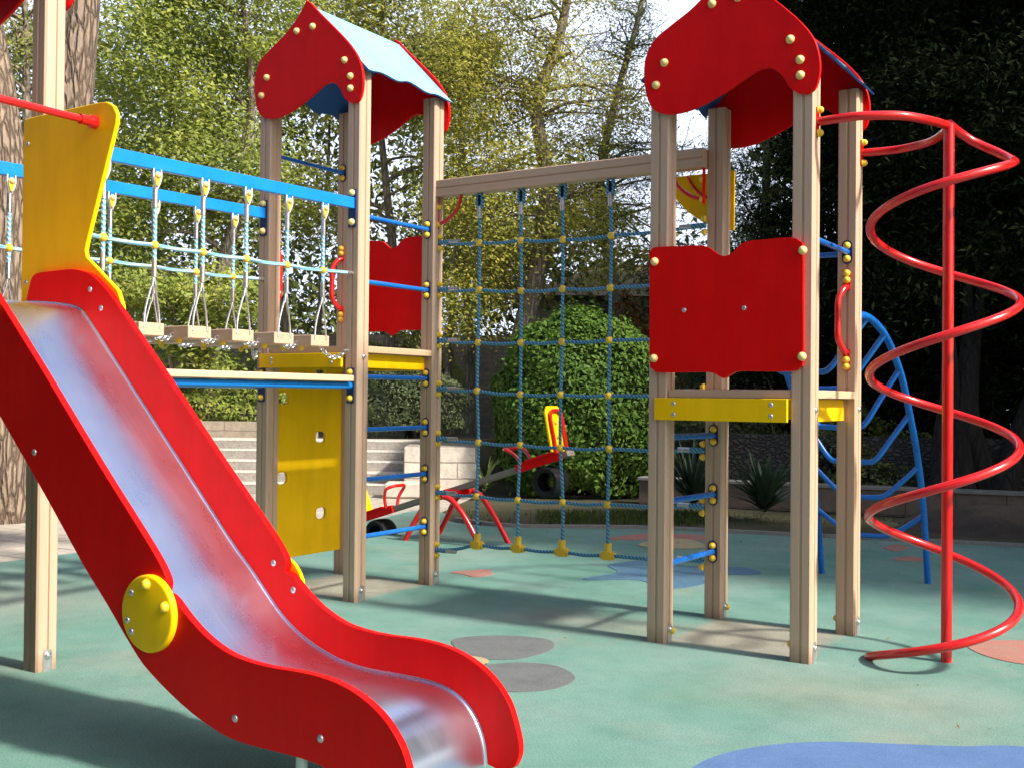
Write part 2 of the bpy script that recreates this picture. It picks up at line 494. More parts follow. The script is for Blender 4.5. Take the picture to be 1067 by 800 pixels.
# ------------------------------------------------------------------ mesh builder
class MB:
    def __init__(self):
        self.v, self.f = [], []

    def add(self, vs, fs):
        o = len(self.v)
        self.v += [tuple(p) for p in vs]
        self.f += [tuple(i + o for i in f) for f in fs]
        return self

    def box(self, lo, hi):
        x0, y0, z0 = lo
        x1, y1, z1 = hi
        vs = [(x0, y0, z0), (x1, y0, z0), (x1, y1, z0), (x0, y1, z0), (x0, y0, z1), (x1, y0, z1), (x1, y1, z1), (x0, y1, z1)]
        return self.add(vs, [(3, 2, 1, 0), (4, 5, 6, 7), (0, 1, 5, 4), (1, 2, 6, 5), (2, 3, 7, 6), (3, 0, 4, 7)])

    def prism(self, poly, e, d0, d1, ax):
        """poly: list of 2d points; e(a, b, c) maps to 3d with c the depth"""
        n = len(poly)
        area = sum(poly[i][0] * poly[(i + 1) % n][1] - poly[(i + 1) % n][0] * poly[i][1] for i in range(n))
        if area < 0:
            poly = poly[::-1]
        vs = [e(a, b, d0) for a, b in poly] + [e(a, b, d1) for a, b in poly]
        fs = [tuple(range(n))[::-1], tuple(range(n, 2 * n))]
        fs += [(i, (i + 1) % n, n + (i + 1) % n, n + i) for i in range(n)]
        return self.add(vs, fs)

    def tube(self, pts, r, seg=12, caps=True, closed=False):
        pts = [Vector(p) for p in pts]
        n = len(pts)
        rs = r if isinstance(r, (list, tuple)) else [r] * n
        tang = []
        for i in range(n):
            if closed:
                t = pts[(i + 1) % n] - pts[i - 1]
            else:
                t = pts[min(i + 1, n - 1)] - pts[max(i - 1, 0)]
            tang.append(t.normalized())
        t = tang[0]
        a = Vector((0, 0, 1)) if abs(t.z) < 0.9 else Vector((1, 0, 0))
        nrm = (a - t * a.dot(t)).normalized()
        vs, fs = [], []
        for i in range(n):
            t = tang[i]
            nrm = (nrm - t * nrm.dot(t)).normalized()
            bn = t.cross(nrm)
            for k in range(seg):
                an = 2 * math.pi * k / seg
                vs.append(pts[i] + (nrm * math.cos(an) + bn * math.sin(an)) * rs[i])
        m_ = n if closed else n - 1
        for i in range(m_):
            j = (i + 1) % n
            for k in range(seg):
                k2 = (k + 1) % seg
                fs.append((i * seg + k, i * seg + k2, j * seg + k2, j * seg + k))
        if caps and not closed:
            fs.append(tuple(range(seg))[::-1])
            fs.append(tuple(range((n - 1) * seg, n * seg)))
        return self.add(vs, fs)

    def lathe(self, prof, c, axis, seg=16):
        """prof: (radius, height along axis)"""
        ax = Vector(axis).normalized()
        a = Vector((0, 0, 1)) if abs(ax.z) < 0.9 else Vector((1, 0, 0))
        n1 = (a - ax * a.dot(ax)).normalized()
        n2 = ax.cross(n1)
        c = Vector(c)
        vs, fs = [], []
        for r_, h in prof:
            for k in range(seg):
                an = 2 * math.pi * k / seg
                vs.append(c + ax * h + (n1 * math.cos(an) + n2 * math.sin(an)) * r_)
        for i in range(len(prof) - 1):
            for k in range(seg):
                k2 = (k + 1) % seg
                fs.append((i * seg + k, i * seg + k2, (i + 1) * seg + k2, (i + 1) * seg + k))
        fs.append(tuple(range(seg))[::-1])
        fs.append(tuple(range((len(prof) - 1) * seg, len(prof) * seg)))
        return self.add(vs, fs)

    def ball(self, c, r, seg=12, rings=8):
        prof = [(max(1e-4, math.sin(math.pi * i / rings)) * r, -math.cos(math.pi * i / rings) * r) for i in range(rings + 1)]
        return self.lathe(prof, c, (0, 0, 1), seg)


WL = {}     # object name -> world location


def tag(o, label=None, cat=None, group=None, kind=None):
    if label:
        o['label'] = label
    if cat:
        o['category'] = cat
    if group:
        o['group'] = group
    if kind:
        o['kind'] = kind
    return o


def thing(name, label, cat, loc, group=None):
    o = bpy.data.objects.new(name, None)
    o.empty_display_size = 0.2
    COL.objects.link(o)
    o.location = loc
    WL[o.name] = Vector(loc)
    return tag(o, label, cat, group)


def obj(name, mb, mat, parent=None, loc=None, smooth=False, bev=0.0, ang=35, segs=2):
    """mesh given in world coordinates; local origin is the parent's (or loc)"""
    if loc is None:
        loc = WL[parent.name] if parent else Vector((0, 0, 0))
    loc = Vector(loc)
    me = bpy.data.meshes.new(name)
    me.from_pydata([tuple(Vector(p) - loc) for p in mb.v], [], mb.f)
    me.materials.append(M[mat] if isinstance(mat, str) else mat)
    if smooth or bev:
        me.polygons.foreach_set('use_smooth', [True] * len(me.polygons))
        if not bev or smooth:
            me.set_sharp_from_angle(angle=R(ang))
    o = bpy.data.objects.new(name, me)
    COL.objects.link(o)
    if parent:
        o.parent = parent
        o.location = loc - WL[parent.name]
    else:
        o.location = loc
    WL[o.name] = loc
    if bev:
        md = o.modifiers.new('edge', 'BEVEL')
        md.width = bev
        md.segments = segs
        md.limit_method = 'ANGLE'
        md.angle_limit = R(50)
        md.harden_normals = True
    return o


def structure(name, mb, mat, loc=(0, 0, 0), **k):
    o = obj(name, mb, mat, None, loc, **k)
    return tag(o, kind='structure')


# shared small hardware -------------------------------------------------
def cap_mesh(name, mat, r, h):
    mb = MB()
    prof = [(r * 1.12, 0), (r * 1.12, h * 0.16), (r, h * 0.22), (r * 0.97, h * 0.45), (r * 0.82, h * 0.72), (r * 0.5, h * 0.92), (r * 0.15, h)]
    mb.lathe(prof, (0, 0, 0), (0, 0, 1), 14)
    me = bpy.data.meshes.new(name)
    me.from_pydata(mb.v, [], mb.f)
    me.materials.append(M[mat])
    me.polygons.foreach_set('use_smooth', [True] * len(me.polygons))
    me.set_sharp_from_angle(angle=R(50))
    return me


CAP_Y = cap_mesh('bolt_cap_yellow', 'yellow_plastic', 0.021, 0.032)
CAP_C = cap_mesh('bolt_cap_pale', 'cream_plastic', 0.023, 0.032)
SCREW = cap_mesh('screw_head', 'galv', 0.013, 0.008)
NUT = cap_mesh('bolt_head_steel', 'silver', 0.018, 0.014)


def hardware(me, name, parent, pos, d):
    o = bpy.data.objects.new(name, me)
    COL.objects.link(o)
    o.parent = parent
    o.location = Vector(pos) - WL[parent.name]
    o.rotation_mode = 'QUATERNION'
    o.rotation_quaternion = Vector((0, 0, 1)).rotation_difference(Vector(d))
    return o


def cap(parent, pos, d, pale=False):
    return hardware(CAP_C if pale else CAP_Y, 'bolt_cap', parent, pos, d)


def screw(parent, pos, d):
    return hardware(SCREW, 'screw', parent, pos, d)


def crom(pts, n=6, closed=False):
    """Catmull-Rom through the points"""
    P = [Vector(p) for p in pts]
    out = []
    L = len(P)
    rngn = L if closed else L - 1
    for i in range(rngn):
        p0 = P[(i - 1) % L] if (closed or i > 0) else P[0] * 2 - P[1]
        p1, p2 = P[i], P[(i + 1) % L]
        p3 = P[(i + 2) % L] if (closed or i + 2 < L) else P[-1] * 2 - P[-2]
        for k in range(n):
            t = k / n
            out.append(0.5 * ((2 * p1) + (p2 - p0) * t + (2 * p0 - 5 * p1 + 4 * p2 - p3) * t * t + (3 * p1 - p0 - 3 * p2 + p3) * t ** 3))
    if not closed:
        out.append(P[-1])
    return out


XZ = lambda a, b, c: (a, c, b)      # outline in (u, z), depth along v
YZ = lambda a, b, c: (c, a, b)      # outline in (v, z), depth along u
XY = lambda a, b, c: (a, b, c)

# ------------------------------------------------------------------ ground and setting
G = MB().box((-70, -40, -0.4), (70, 80, -0.012))
structure('ground', G, 'soil')

edge = [gnd(*q) for q in [(60, 578), (240, 556), (382, 542), (430, 532), (462, 534), (470, 543), (534, 549), (673, 551), (860, 560), (1067, 570), (1200, 577)]]
far = [(p.x, p.y) for p in edge]
far = [(-3.4, -6.5)] + [(-3.3, -2.5)] + far + [(9.5, 6.6), (9.8, -9)]
sm = [tuple(v) for v in crom([Vector((a, b, 0)) for a, b in far[1:-2]], 6)]
poly = [(a, b) for a, b, _ in sm]
poly = [far[0]] + poly + far[-2:]
mb = MB().prism(poly, XY, -0.008, 0.0, 2)
structure('playground_surface', mb, 'rubber')


def sheet(name, pts, mat, z, n=5, closed=True):
    P = [v for v in crom([Vector((p[0], p[1], 0)) for p in pts], n, True)]
    q = MB().prism([(v.x, v.y) for v in P], XY, z - 0.0035, z, 2)
    return structure(name, q, mat)


def ell(cx, cy, ax, bx, an, n=14):
    return [(cx + ax * math.cos(t) * math.cos(an) - bx * math.sin(t) * math.sin(an),
             cy + ax * math.cos(t) * math.sin(an) + bx * math.sin(t) * math.cos(an)) for t in [2 * math.pi * k / n for k in range(n)]]


sheet('painted_grey_spot', [(1.81, -1.12), (1.83, -.94), (2.01, -.78), (2.26, -.73), (2.4, -.89), (2.42, -1.11), (2.35, -1.3), (2.13, -1.37)], 'rub_grey', 0.004)
sheet('painted_grey_petal', [(2.14, -1.62), (2.31, -1.48), (2.43, -1.33), (2.65, -1.28), (2.86, -1.44), (2.88, -1.68), (2.76, -1.85), (2.55, -1.9), (2.3, -1.85)], 'rub_grey', 0.004)
sheet('painted_yellow_dot', ell(2.17, -1.47, .13, .10, .3), 'rub_sand', 0.0075)
sheet('painted_blue_pond', [(3.97, -2.62), (3.97, -2.25), (4.11, -1.96), (4.3, -1.77), (4.55, -1.63), (4.8, -1.5), (5.04, -1.34), (5.6, -1.2), (5.9, -2.0), (5.5, -3.0), (4.6, -3.3), (4.1, -3.0)], 'rub_blue', 0.004)
sheet('painted_red_leaf', [(.26, 1.01), (.33, 1.2), (.45, 1.33), (.52, 1.22), (.61, 1.15), (.57, .93), (.42, .98)], 'rub_red', 0.004)
sheet('painted_blue_flower', [(1.35, 1.35), (1.41, 1.85), (1.15, 2.2), (1.35, 2.7), (1.75, 2.55), (2.2, 2.77), (2.45, 2.5), (2.1, 2.17), (2.25, 1.74), (2.07, 1.3), (1.75, 1.6)], 'rub_blue_old', 0.004)
sheet('painted_sand_spot', [(.79, 3.52), (.76, 4.0), (1.0, 4.25), (1.3, 4.0), (1.39, 3.71), (1.11, 3.45)], 'rub_sand', 0.0075)
sheet('painted_red_pool', [(.30, 3.76), (.40, 4.39), (.86, 4.72), (1.3, 4.45), (.8, 4.05)], 'rub_red', 0.004)
sheet('painted_pink_pool', [(4.45, .68), (4.73, .98), (5.3, 1.1), (5.3, .5), (4.9, .30), (4.61, .38)], 'rub_red', 0.004)
sheet('painted_red_fleck', [(2.88, 4.91), (2.94, 5.23), (3.10, 5.06), (3.05, 4.7)], 'rub_red', 0.004)
sheet('painted_red_splash', [(3.18, 4.07), (3.22, 4.37), (3.42, 4.36), (3.40, 4.12)], 'rub_red', 0.004)

# pavement to the left of the rubber, running to the stairs
pv = [(-3.4 - .02, -8), (-3.32, -2.5)] + [(a - 0.02, b + 0.01) for a, b in poly[2:] if a < -1.9 and b < 4.86]
pv = pv + [tuple(WD(-1.0, 13.6)[:2]), tuple(WD(-0.4, 17.4)[:2]), tuple(WD(-8, 17.4)[:2]), (-16, 2), (-16, -8)]
mb = MB().prism(pv, XY, -0.010, -0.004, 2)
structure('pavement', mb, 'paving')

# concrete kerb along the far rubber edge
kpts = [v + Vector((0, 0, 0)) for v in crom([gnd(*q) for q in [(472, 542), (534, 549), (673, 551), (860, 560), (1067, 570), (1260, 580)]], 6)]
mb = MB()
for i in range(len(kpts) - 1):
    a, b_ = kpts[i], kpts[i + 1]
    t = (b_ - a).normalized()
    nn = Vector((-t.y, t.x, 0)) * 0.09
    o_ = len(mb.v)
    mb.v += [tuple(a + Vector((0, 0, -.1))), tuple(b_ + Vector((0, 0, -.1))), tuple(b_ + Vector((0, 0, .035))), tuple(a + Vector((0, 0, .035))),
             tuple(a + nn + Vector((0, 0, .035))), tuple(b_ + nn + Vector((0, 0, .035)))]
    mb.f += [(o_, o_ + 1, o_ + 2, o_ + 3), (o_ + 3, o_ + 2, o_ + 5, o_ + 4)]
structure('kerb', mb, 'kerb')


def frame_obj(name, mb_local, mat, lat, D, z=0.0, yaw=0.0, parent=None, **k):
    """mesh in a local frame: x to the right of the view, y away, z up"""
    me = bpy.data.meshes.new(name)
    me.from_pydata(mb_local.v, [], mb_local.f)
    me.materials.append(M[mat])
    o = bpy.data.objects.new(name, me)
    COL.objects.link(o)
    p = WD(lat, D, z)
    ang = math.atan2(RH.y, RH.x) + yaw
    if parent:
        o.parent = parent
    else:
        o.location = p
        o.rotation_euler = (0, 0, ang)
    if k.get('bev'):
        md = o.modifiers.new('edge', 'BEVEL')
        md.width = k['bev']
        md.segments = 2
    WL[o.name] = p
    return o


def frame_thing(name, label, cat, lat, D, z=0.0, yaw=0.0, group=None):
    o = thing(name, label, cat, WD(lat, D, z), group)
    o.rotation_euler = (0, 0, math.atan2(RH.y, RH.x) + yaw)
    return o


# stairs up to the terrace
st = frame_thing('stone_stairs', 'wide pale stone stairs rising to the terrace behind the climbing frame', 'stairs', -5.4, 16.6)
for i in range(5):
    mb = MB().box((-3.5, i * .38, 0), (4.25, 2.3, .15 * (i + 1) - .03))
    frame_obj('step', mb, 'step_riser', 0, 0, parent=st)
    mb = MB().box((-3.5, i * .38 - .006, .15 * (i + 1) - .03), (4.25, 2.3 if i == 4 else (i + 1) * .38, .15 * (i + 1)))
    frame_obj('tread', mb, 'step_tread', 0, 0, parent=st, bev=.012)
mb = MB().box((-4, -5, 0), (30, 14, .745))
o = frame_obj('terrace', mb, 'soil', -8, 24.3)
tag(o, kind='structure')
o = frame_obj('retaining_wall', MB().box((-5, 0, 0), (3.5, .35, 1.02)), 'wall_beige', -6.9, 18.9)
tag(o, 'low beige stone retaining wall at the top of the grey stairs', 'wall')
o = frame_obj('stair_wall', MB().box((0, 0, 0), (1.1, 1.5, .74)), 'stone_white', -1.62, 16.5, bev=.02)
tag(o, 'sunlit white block wall at the end of the stairs behind the climbing net', 'wall')
o = frame_obj('stair_block', MB().box((0, 0, 0), (.55, .45, .22)), 'stone_white', -1.85, 16.0, bev=.02)
tag(o, 'low pale stone block in front of the white stair wall', 'block')
o = frame_obj('stone_wall', MB().box((-3, 0, 0), (9.2, .5, 3.0)), 'stone_wall', -8.6, 27)
tag(o, 'tall grey stone wall with thin courses half hidden behind the trees', 'wall')

# pale house to the right
hs = frame_thing('pale_house', 'pale plastered house glimpsed behind the trees on the right', 'house', 0.6, 29.5)
frame_obj('wall', MB().box((0, 0, 0), (12.5, 5, 4.2)), 'plaster', 0, 0, parent=hs)
mb = MB().add([(-.4, -.5, 4.2), (12.9, -.5, 4.2), (12.9, 5.5, 4.2), (-.4, 5.5, 4.2), (2, 2.5, 5.4), (10.5, 2.5, 5.4)],
              [(3, 2, 1, 0), (0, 1, 5, 4), (1, 2, 5), (2, 3, 4, 5), (3, 0, 4)])
frame_obj('roof', mb, 'roof_tile', 0, 0, parent=hs)
for k in range(4):
    w_ = frame_obj('window', MB().box((1.2 + k * 3, -.06, 1.6), (2.3 + k * 3, -.004, 3.0)), 'dark_blue_plate', 0, 0, parent=hs)
    frame_obj('frame', MB().box((1.12 + k * 3, -.09, 1.5), (2.38 + k * 3, -.062, 1.6)), 'white_plaster', 0, 0, parent=w_)

# low garden wall, bank and rubble wall at the right
ra = Vector((0.0, 7.75, 0))
rb_ = Vector((4.6, 8.45, 0))
dv = (rb_ - ra)
yaw_w = math.atan2(dv.y, dv.x)


def wall_obj(name, mb, mat, org, yaw, parent=None, bev=0):
    me = bpy.data.meshes.new(name)
    me.from_pydata(mb.v, [], mb.f)
    me.materials.append(M[mat])
    o = bpy.data.objects.new(name, me)
    COL.objects.link(o)
    if parent:
        o.parent = parent
    else:
        o.location = org
        o.rotation_euler = (0, 0, yaw)
    if bev:
        md = o.modifiers.new('edge', 'BEVEL')
        md.width = bev
    WL[o.name] = Vector(org)
    return o


gw = thing('garden_wall', 'low brown garden wall with a pale coping below the right bank', 'wall', ra)
gw.rotation_euler = (0, 0, yaw_w)
wall_obj('wall_body', MB().box((-1.2, 0, 0), (9, .22, .33)), 'brown_wall', ra, yaw_w, gw)
wall_obj('coping', MB().box((-1.22, -.03, .33), (9.02, .25, .375)), 'kerb', ra, yaw_w, gw, .006)
o = wall_obj('rubble_wall', MB().box((-.6, 0, 0), (9, .3, .98)), 'rubble', ra + Vector((-.15, 1.1, 0)), yaw_w)
tag(o, 'rough grey rubble wall behind the low brown garden wall', 'wall')

# mound at the foot of the big dark tree
mb = MB()
mc = gnd(1035, 556)
n_ = 22
for j in range(7):
    rr = 1.0 - j / 6.0
    for k in range(n_):
        an = 2 * math.pi * k / n_
        wob = 1 + .12 * math.sin(3 * an + 1) + .08 * math.sin(7 * an)
        mb.v.append((mc.x + 1.35 * rr * wob * math.cos(an), mc.y + .55 + .85 * rr * wob * math.sin(an), -.02 + .30 * (1 - rr ** 2) ** 1.3))
for j in range(6):
    for k in range(n_):
        mb.f.append((j * n_ + k, j * n_ + (k + 1) % n_, (j + 1) * n_ + (k + 1) % n_, (j + 1) * n_ + k))
structure('soil_mound', mb, 'mound', smooth=True)

# ------------------------------------------------------------------ play towers
A2 = 0.45
PW = 0.0625
PROF = []


def post_profile(w=PW, ch=.010, g=.006, gd=.009):
    q = []
    base = [(-w + ch, -w), (-g - .004, -w), (-g, -w + gd), (g, -w + gd), (g + .004, -w), (w - ch, -w), (w, -w + ch)]
    for k in range(4):
        c_, s_ = [(1, 0), (0, 1), (-1, 0), (0, -1)][k]
        for x, y in base[:-1] + [base[-1]]:
            q.append((x * c_ - y * s_, x * s_ + y * c_))
    out = []
    for p_ in q:
        if not out or (abs(out[-1][0] - p_[0]) + abs(out[-1][1] - p_[1])) > 1e-6:
            out.append(p_)
    return out


PROF = post_profile()


def post(root, cx, cy, h, plate=True):
    mb = MB().prism([(cx + x, cy + y) for x, y in PROF], XY, -0.02, h, 2)
    p_ = obj('post', mb, 'post_z', root, smooth=True, ang=25)
    if plate:
        q = MB().prism([(cy - .024, -.01), (cy + .030, -.01), (cy + .030, .10), (cy + .020, .115), (cy - .014, .115), (cy - .024, .10)], YZ, cx + PW + .0005, cx + PW + .004, 0)
        obj('anchor_plate', q, 'galv', p_)
        hardware(NUT, 'anchor_bolt', p_, (cx + PW + .004, cy + .003, .082), (1, 0, 0))
    return p_


GABLE = [(-0.011, 4.458), (-0.045, 4.406), (-0.13, 4.315), (-0.242, 4.227), (-0.372, 4.154), (-0.478, 4.086), (-0.537, 3.986), (-0.549, 3.879), (-0.533, 3.755),
         (-0.491, 3.665), (-0.413, 3.618), (-0.297, 3.608), (-0.167, 3.634), (-0.008, 3.695), (0.116, 3.759), (0.193, 3.794), (0.27, 3.792), (0.332, 3.74),
         (0.378, 3.664), (0.438, 3.622), (0.498, 3.618), (0.536, 3.654), (0.555, 3.741), (0.545, 3.844), (0.508, 3.941), (0.432, 4.044), (0.325, 4.153),
         (0.201, 4.267), (0.107, 4.354), (0.04, 4.423)]
_g = crom([Vector((a, b, 0)) for a, b in GABLE], 4)
GABLE_S = [(v.x, v.y) for v in _g]


def roof(root, cx, cy, dz):
    for s, bolts in ((-1, True), (1, True)):
        y0, y1 = (cy - A2 - PW - .026, cy - A2 - PW - .002) if s < 0 else (cy + A2 + PW + .002, cy + A2 + PW + .026)
        mb = MB().prism([(cx + a, b + dz) for a, b in GABLE_S], XZ, y0, y1, 1)
        gb = obj('roof_gable', mb, 'red_board', root, bev=.006, segs=3)
        yy = y0 if s < 0 else y1
        for bx, bz in ((-.408, 3.931), (-.463, 3.801), (-.1, 4.236), (.062, 4.243), (.38, 3.941), (.438, 3.815), (.44, 3.726)):
            cap(gb, (cx + bx, yy, bz + dz), (0, s, 0), True)
    ya, yb = cy - A2 - PW, cy + A2 + PW
    for s in (-1, 1):
        mb = MB()
        n = 40
        for i in range(n + 1):
            t = i / n
            y = ya + (yb - ya) * t
            w = .014 * math.cos(t * 6 * math.pi) + .010 * math.sin(t * 3 * math.pi)
            ex, ez = .575 + w * .7, 3.865 - w
            rx, rz = .035, 4.405
            nx, nz = .72, .69
            th = .012
            mb.v += [(cx + s * ex, y, ez + dz), (cx + s * rx, y, rz + dz), (cx + s * (rx - nx * th), y, rz - nz * th + dz), (cx + s * (ex - nx * th), y, ez - nz * th + dz)]
        for i in range(n):
            a, b_ = i * 4, i * 4 + 4
            for k in range(4):
                k2 = (k + 1) % 4
                mb.f.append((a + k, a + k2, b_ + k2, b_ + k))
        mb.f += [(0, 1, 2, 3), (n * 4 + 3, n * 4 + 2, n * 4 + 1, n * 4)]
        rpn = obj('roof_panel', mb, 'roof_blue_lit', root, smooth=True, ang=40)
        rpn.data.materials.append(M['roof_blue_shaded'])
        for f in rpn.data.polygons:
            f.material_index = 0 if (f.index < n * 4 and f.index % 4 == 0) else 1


def rung(root, a, b_, r=.017, plate_at=None, pdir=(0, -1, 0), mat='blue_tube'):
    """tube from a to b; dark end plate with two yellow caps on the post face at plate_at"""
    rg = obj('rung', MB().tube([a, b_], r, 12), mat, root, smooth=True)
    for pa, pd in (plate_at or []):
        pa, pd = Vector(pa), Vector(pd)
        side = Vector((0, 0, 1)).cross(pd).normalized()
        pts = []
        for k in range(16):
            an = 2 * math.pi * k / 16
            pts.append((.034 * math.cos(an), .034 * math.sin(an) + (.042 if math.sin(an) > 0 else -.042)))
        mb = MB().prism(pts, lambda x, y, c: tuple(pa + side * x + Vector((0, 0, y)) + pd * c), 0.0005, .005, 2)
        pl_ = obj('end_plate', mb, 'dark_blue_plate', rg)
        for zz in (.042, -.042):
            hardware(CAP_Y, 'bolt_cap', rg, pa + Vector((0, 0, zz)) + pd * .005, pd)
    return rg


def handle(root, cx, yf, z0, z1, d, mat='red_tube'):
    """bracket handle bowed out from the face y = yf in direction d"""
    bow = .085 * d
    P_ = crom([(cx, yf, z0), (cx - .012, yf + bow * .5, z0 + .02), (cx - .030, yf + bow, z0 + .09), (cx - .032, yf + bow, (z0 + z1) / 2), (cx - .030, yf + bow, z1 - .09), (cx - .012, yf + bow * .5, z1 - .02), (cx, yf, z1)], 6)
    h_ = obj('handle', MB().tube(P_, .020, 12), mat, root, smooth=True)
    for zc, s in ((z0, -1), (z1, 1)):
        mb = MB().prism([(cx - .021, zc - .02), (cx + .021, zc - .02), (cx + .021, zc + s * .11), (cx - .021, zc + s * .11)] if s > 0 else
                        [(cx - .021, zc - .11), (cx + .021, zc - .11), (cx + .021, zc + .02), (cx - .021, zc + .02)], XZ, yf + d * .0005, yf + d * .006, 1)
        obj('handle_plate', mb, 'red_board', h_)
        for q in (.045, .088):
            cap(h_, (cx, yf + d * .006, zc + s * q), (0, d, 0))
    return h_


def wave_panel(root, cx, y0, y1, dz, facing, mat='red_board', screws=True):
    pix = [(60, 130), (62, 112), (74, 99), (100, 95), (180, 92), (250, 90), (285, 98), (320, 122), (345, 127), (370, 118), (400, 90), (430, 75), (500, 68), (560, 62), (605, 63), (628, 75), (639, 100),
           (640, 300), (640, 500), (630, 530), (600, 545), (500, 546), (400, 545), (370, 555), (345, 570), (325, 565), (300, 552), (250, 548), (100, 550), (74, 538), (60, 510), (60, 320)]
    out = []
    for x, y in pix:
        w = onv(660 + x / 3.63, 230 + y / 3.478, -.45)
        out.append((w.x - 3.296, w.z))
    P_ = [(cx + v.x, v.y + dz) for v in crom([Vector((a, b, 0)) for a, b in out], 3, True)]
    pn = obj('guard_panel', MB().prism(P_, XZ, y0, y1, 1), mat, root, bev=.006, segs=3)
    yy = y0 if facing < 0 else y1
    for a, b in ((-.462, 2.335), (.462, 2.345), (-.462, 1.742), (.462, 1.742)):
        cap(pn, (cx + a, yy, b + dz), (0, facing, 0), True)
    if screws:
        for a in (-.265, .115):
            screw(pn, (cx + a, yy, 2.03 + dz), (0, facing, 0))
    return pn


def platform(root, cx, cy, top, beamh, yoff):
    i = A2 - PW - .003
    for k in range(3):
        y0 = cy - A2 + .03 + k * (.84 / 3)
        mb = MB().box((cx - i if k != 1 else cx - A2 - .055, y0 + .0006, top - .047), (cx + i if k != 1 else cx + A2 + .02, y0 + .84 / 3 - .0006, top))
        obj('floor_plank', mb, 'wood_x', root, bev=.004)
    # pale edge boards between the posts on all sides
    for s in (-1, 1):
        mb = MB().box((cx + s * A2 - .05, cy - i, top - .05), (cx + s * A2 + .055, cy + i, top - .002)) if s > 0 else \
            MB().box((cx - A2 - .055, cy - i, top - .05), (cx - A2 + .05, cy + i, top - .002))
        obj('edge_board', mb, 'wood_y', root, bev=.004)
        mb = MB().box((cx - i, cy + s * A2 - .05, top - .052), (cx + i, cy + s * A2 + .05, top - .003))
        obj('edge_board', mb, 'wood_x', root, bev=.004)
    zt, zb = top - .054, top - .054 - beamh
    bm = obj('floor_beam', MB().box((cx - A2 - .01, cy - A2 - PW - .026, zb), (cx + A2 - .075, cy - A2 - PW - .002, zt)), 'yellow_board', root, bev=.004)
    for a in (-.33, .28):
        for zz in (zt - .035, zb + .035):
            screw(bm, (cx + a, cy - A2 - PW - .026, zz), (0, -1, 0))
    obj('floor_beam', MB().box((cx + A2 - .045, cy - i, zb), (cx + A2 - .015, cy + i, zt)), 'yellow_board', root, bev=.004)
    obj('floor_beam', MB().box((cx - A2 + .015, cy - i, zb), (cx - A2 + .045, cy + i, zt)), 'yellow_board', root, bev=.004)
    obj('floor_beam', MB().box((cx - A2 - .01, cy + A2 + PW + .002, zb), (cx + A2 + .01, cy + A2 + PW + .026, zt)), 'yellow_board', root, bev=.004)


def side_bolts(p_, cx, cy, z):
    hardware(NUT, 'bolt_head', p_, (cx + PW, cy + .0, z), (1, 0, 0))


# left tower (end of the suspension bridge)
LX, LY = 0.0, 0.0
tl = thing('play_tower', 'onion-roofed wooden play tower with blue rungs, reached by the hanging bridge', 'play tower', (LX, LY, 0), 'onion-roofed play towers')
lp = {}
for k, (sx, sy) in dict(fl=(-1, -1), fr=(1, -1), bl=(-1, 1), br=(1, 1)).items():
    lp[k] = post(tl, LX + sx * A2, LY + sy * A2, 3.87)
side_bolts(lp['fr'], A2, -A2, 1.78)
roof(tl, LX, LY, 0.0)
platform(tl, LX, LY, 1.86, .105, 0)
obj('cross_bar', MB().box((-A2 + .06, A2 - .02, 1.75), (A2 - .06, A2 + .02, 1.80)), 'wood_x', tl)
for z in (2.82, 2.338, 1.638, 1.25, .881, .463):
    rung(tl, (A2, -A2 + PW - .01, z - .004), (A2, A2 - PW + .012, z), .018, [((A2, A2 - PW, z), (0, -1, 0))])
rung(tl, (-A2, -A2 + PW - .01, 3.36), (-A2, A2 - PW + .012, 3.363), .016, [((-A2, A2 - PW, 3.363), (0, -1, 0))])
handle(tl, -A2 - .09 + .09, A2 - PW, 2.22, 2.64, -1)
handle(tl, -A2, -A2 + PW, 2.22, 2.64, 1)
wave_panel(tl, 0, A2 + PW + .003, A2 + PW + .024, .375, 1, screws=False)
# yellow climbing wall with oval hand holes on the far-left side
cw = None
hol = [(.135, 1.154), (-.30, .841), (.15, .532), (-.29, 1.467), (.129, 1.737 - .03)]
x_in, x_out = -A2 + .012, -A2 - .012
bands = [.215, .685, .998, 1.31, 1.60, 1.80]
hol = sorted(hol, key=lambda h: h[1])
rims = []
cwm = MB()
for (a, b), z0, z1 in zip(hol, bands[:-1], bands[1:]):
    y0, y1 = -.386, .386
    angs = sorted([2 * math.pi * k / 28 for k in range(28)] + [math.atan2(zc - b, yc - a) % (2 * math.pi) for yc in (y0, y1) for zc in (z0, z1)])
    ring, rect = [], []
    for an in angs:
        ca, sa = math.cos(an), math.sin(an)
        k_ = (abs(ca / .062) ** 3 + abs(sa / .050) ** 3) ** (-1 / 3)
        ring.append((a + ca * k_, b + sa * k_))
        ts = []
        if ca > 1e-9: ts.append((y1 - a) / ca)
        if ca < -1e-9: ts.append((y0 - a) / ca)
        if sa > 1e-9: ts.append((z1 - b) / sa)
        if sa < -1e-9: ts.append((z0 - b) / sa)
        t_ = min(ts)
        rect.append((a + ca * t_, b + sa * t_))
    n_ = len(angs)
    vs_ = [(x_in, *p_) for p_ in ring] + [(x_in, *p_) for p_ in rect] + [(x_out, *p_) for p_ in ring] + [(x_out, *p_) for p_ in rect]
    fs_ = []
    for k in range(n_):
        k2 = (k + 1) % n_
        fs_ += [(k, n_ + k, n_ + k2, k2), (2 * n_ + k2, 3 * n_ + k2, 3 * n_ + k, 2 * n_ + k), (k2, 2 * n_ + k2, 2 * n_ + k, k)]
    cwm.add(vs_, fs_)
    rims.append(ring)
for lo, hi in (((x_out, -.386, .209), (x_in, .386, .215)), ((x_out, -.392, .209), (x_in, -.386, 1.80)), ((x_out, .386, .209), (x_in, .392, 1.80))):
    cwm.box(lo, hi)
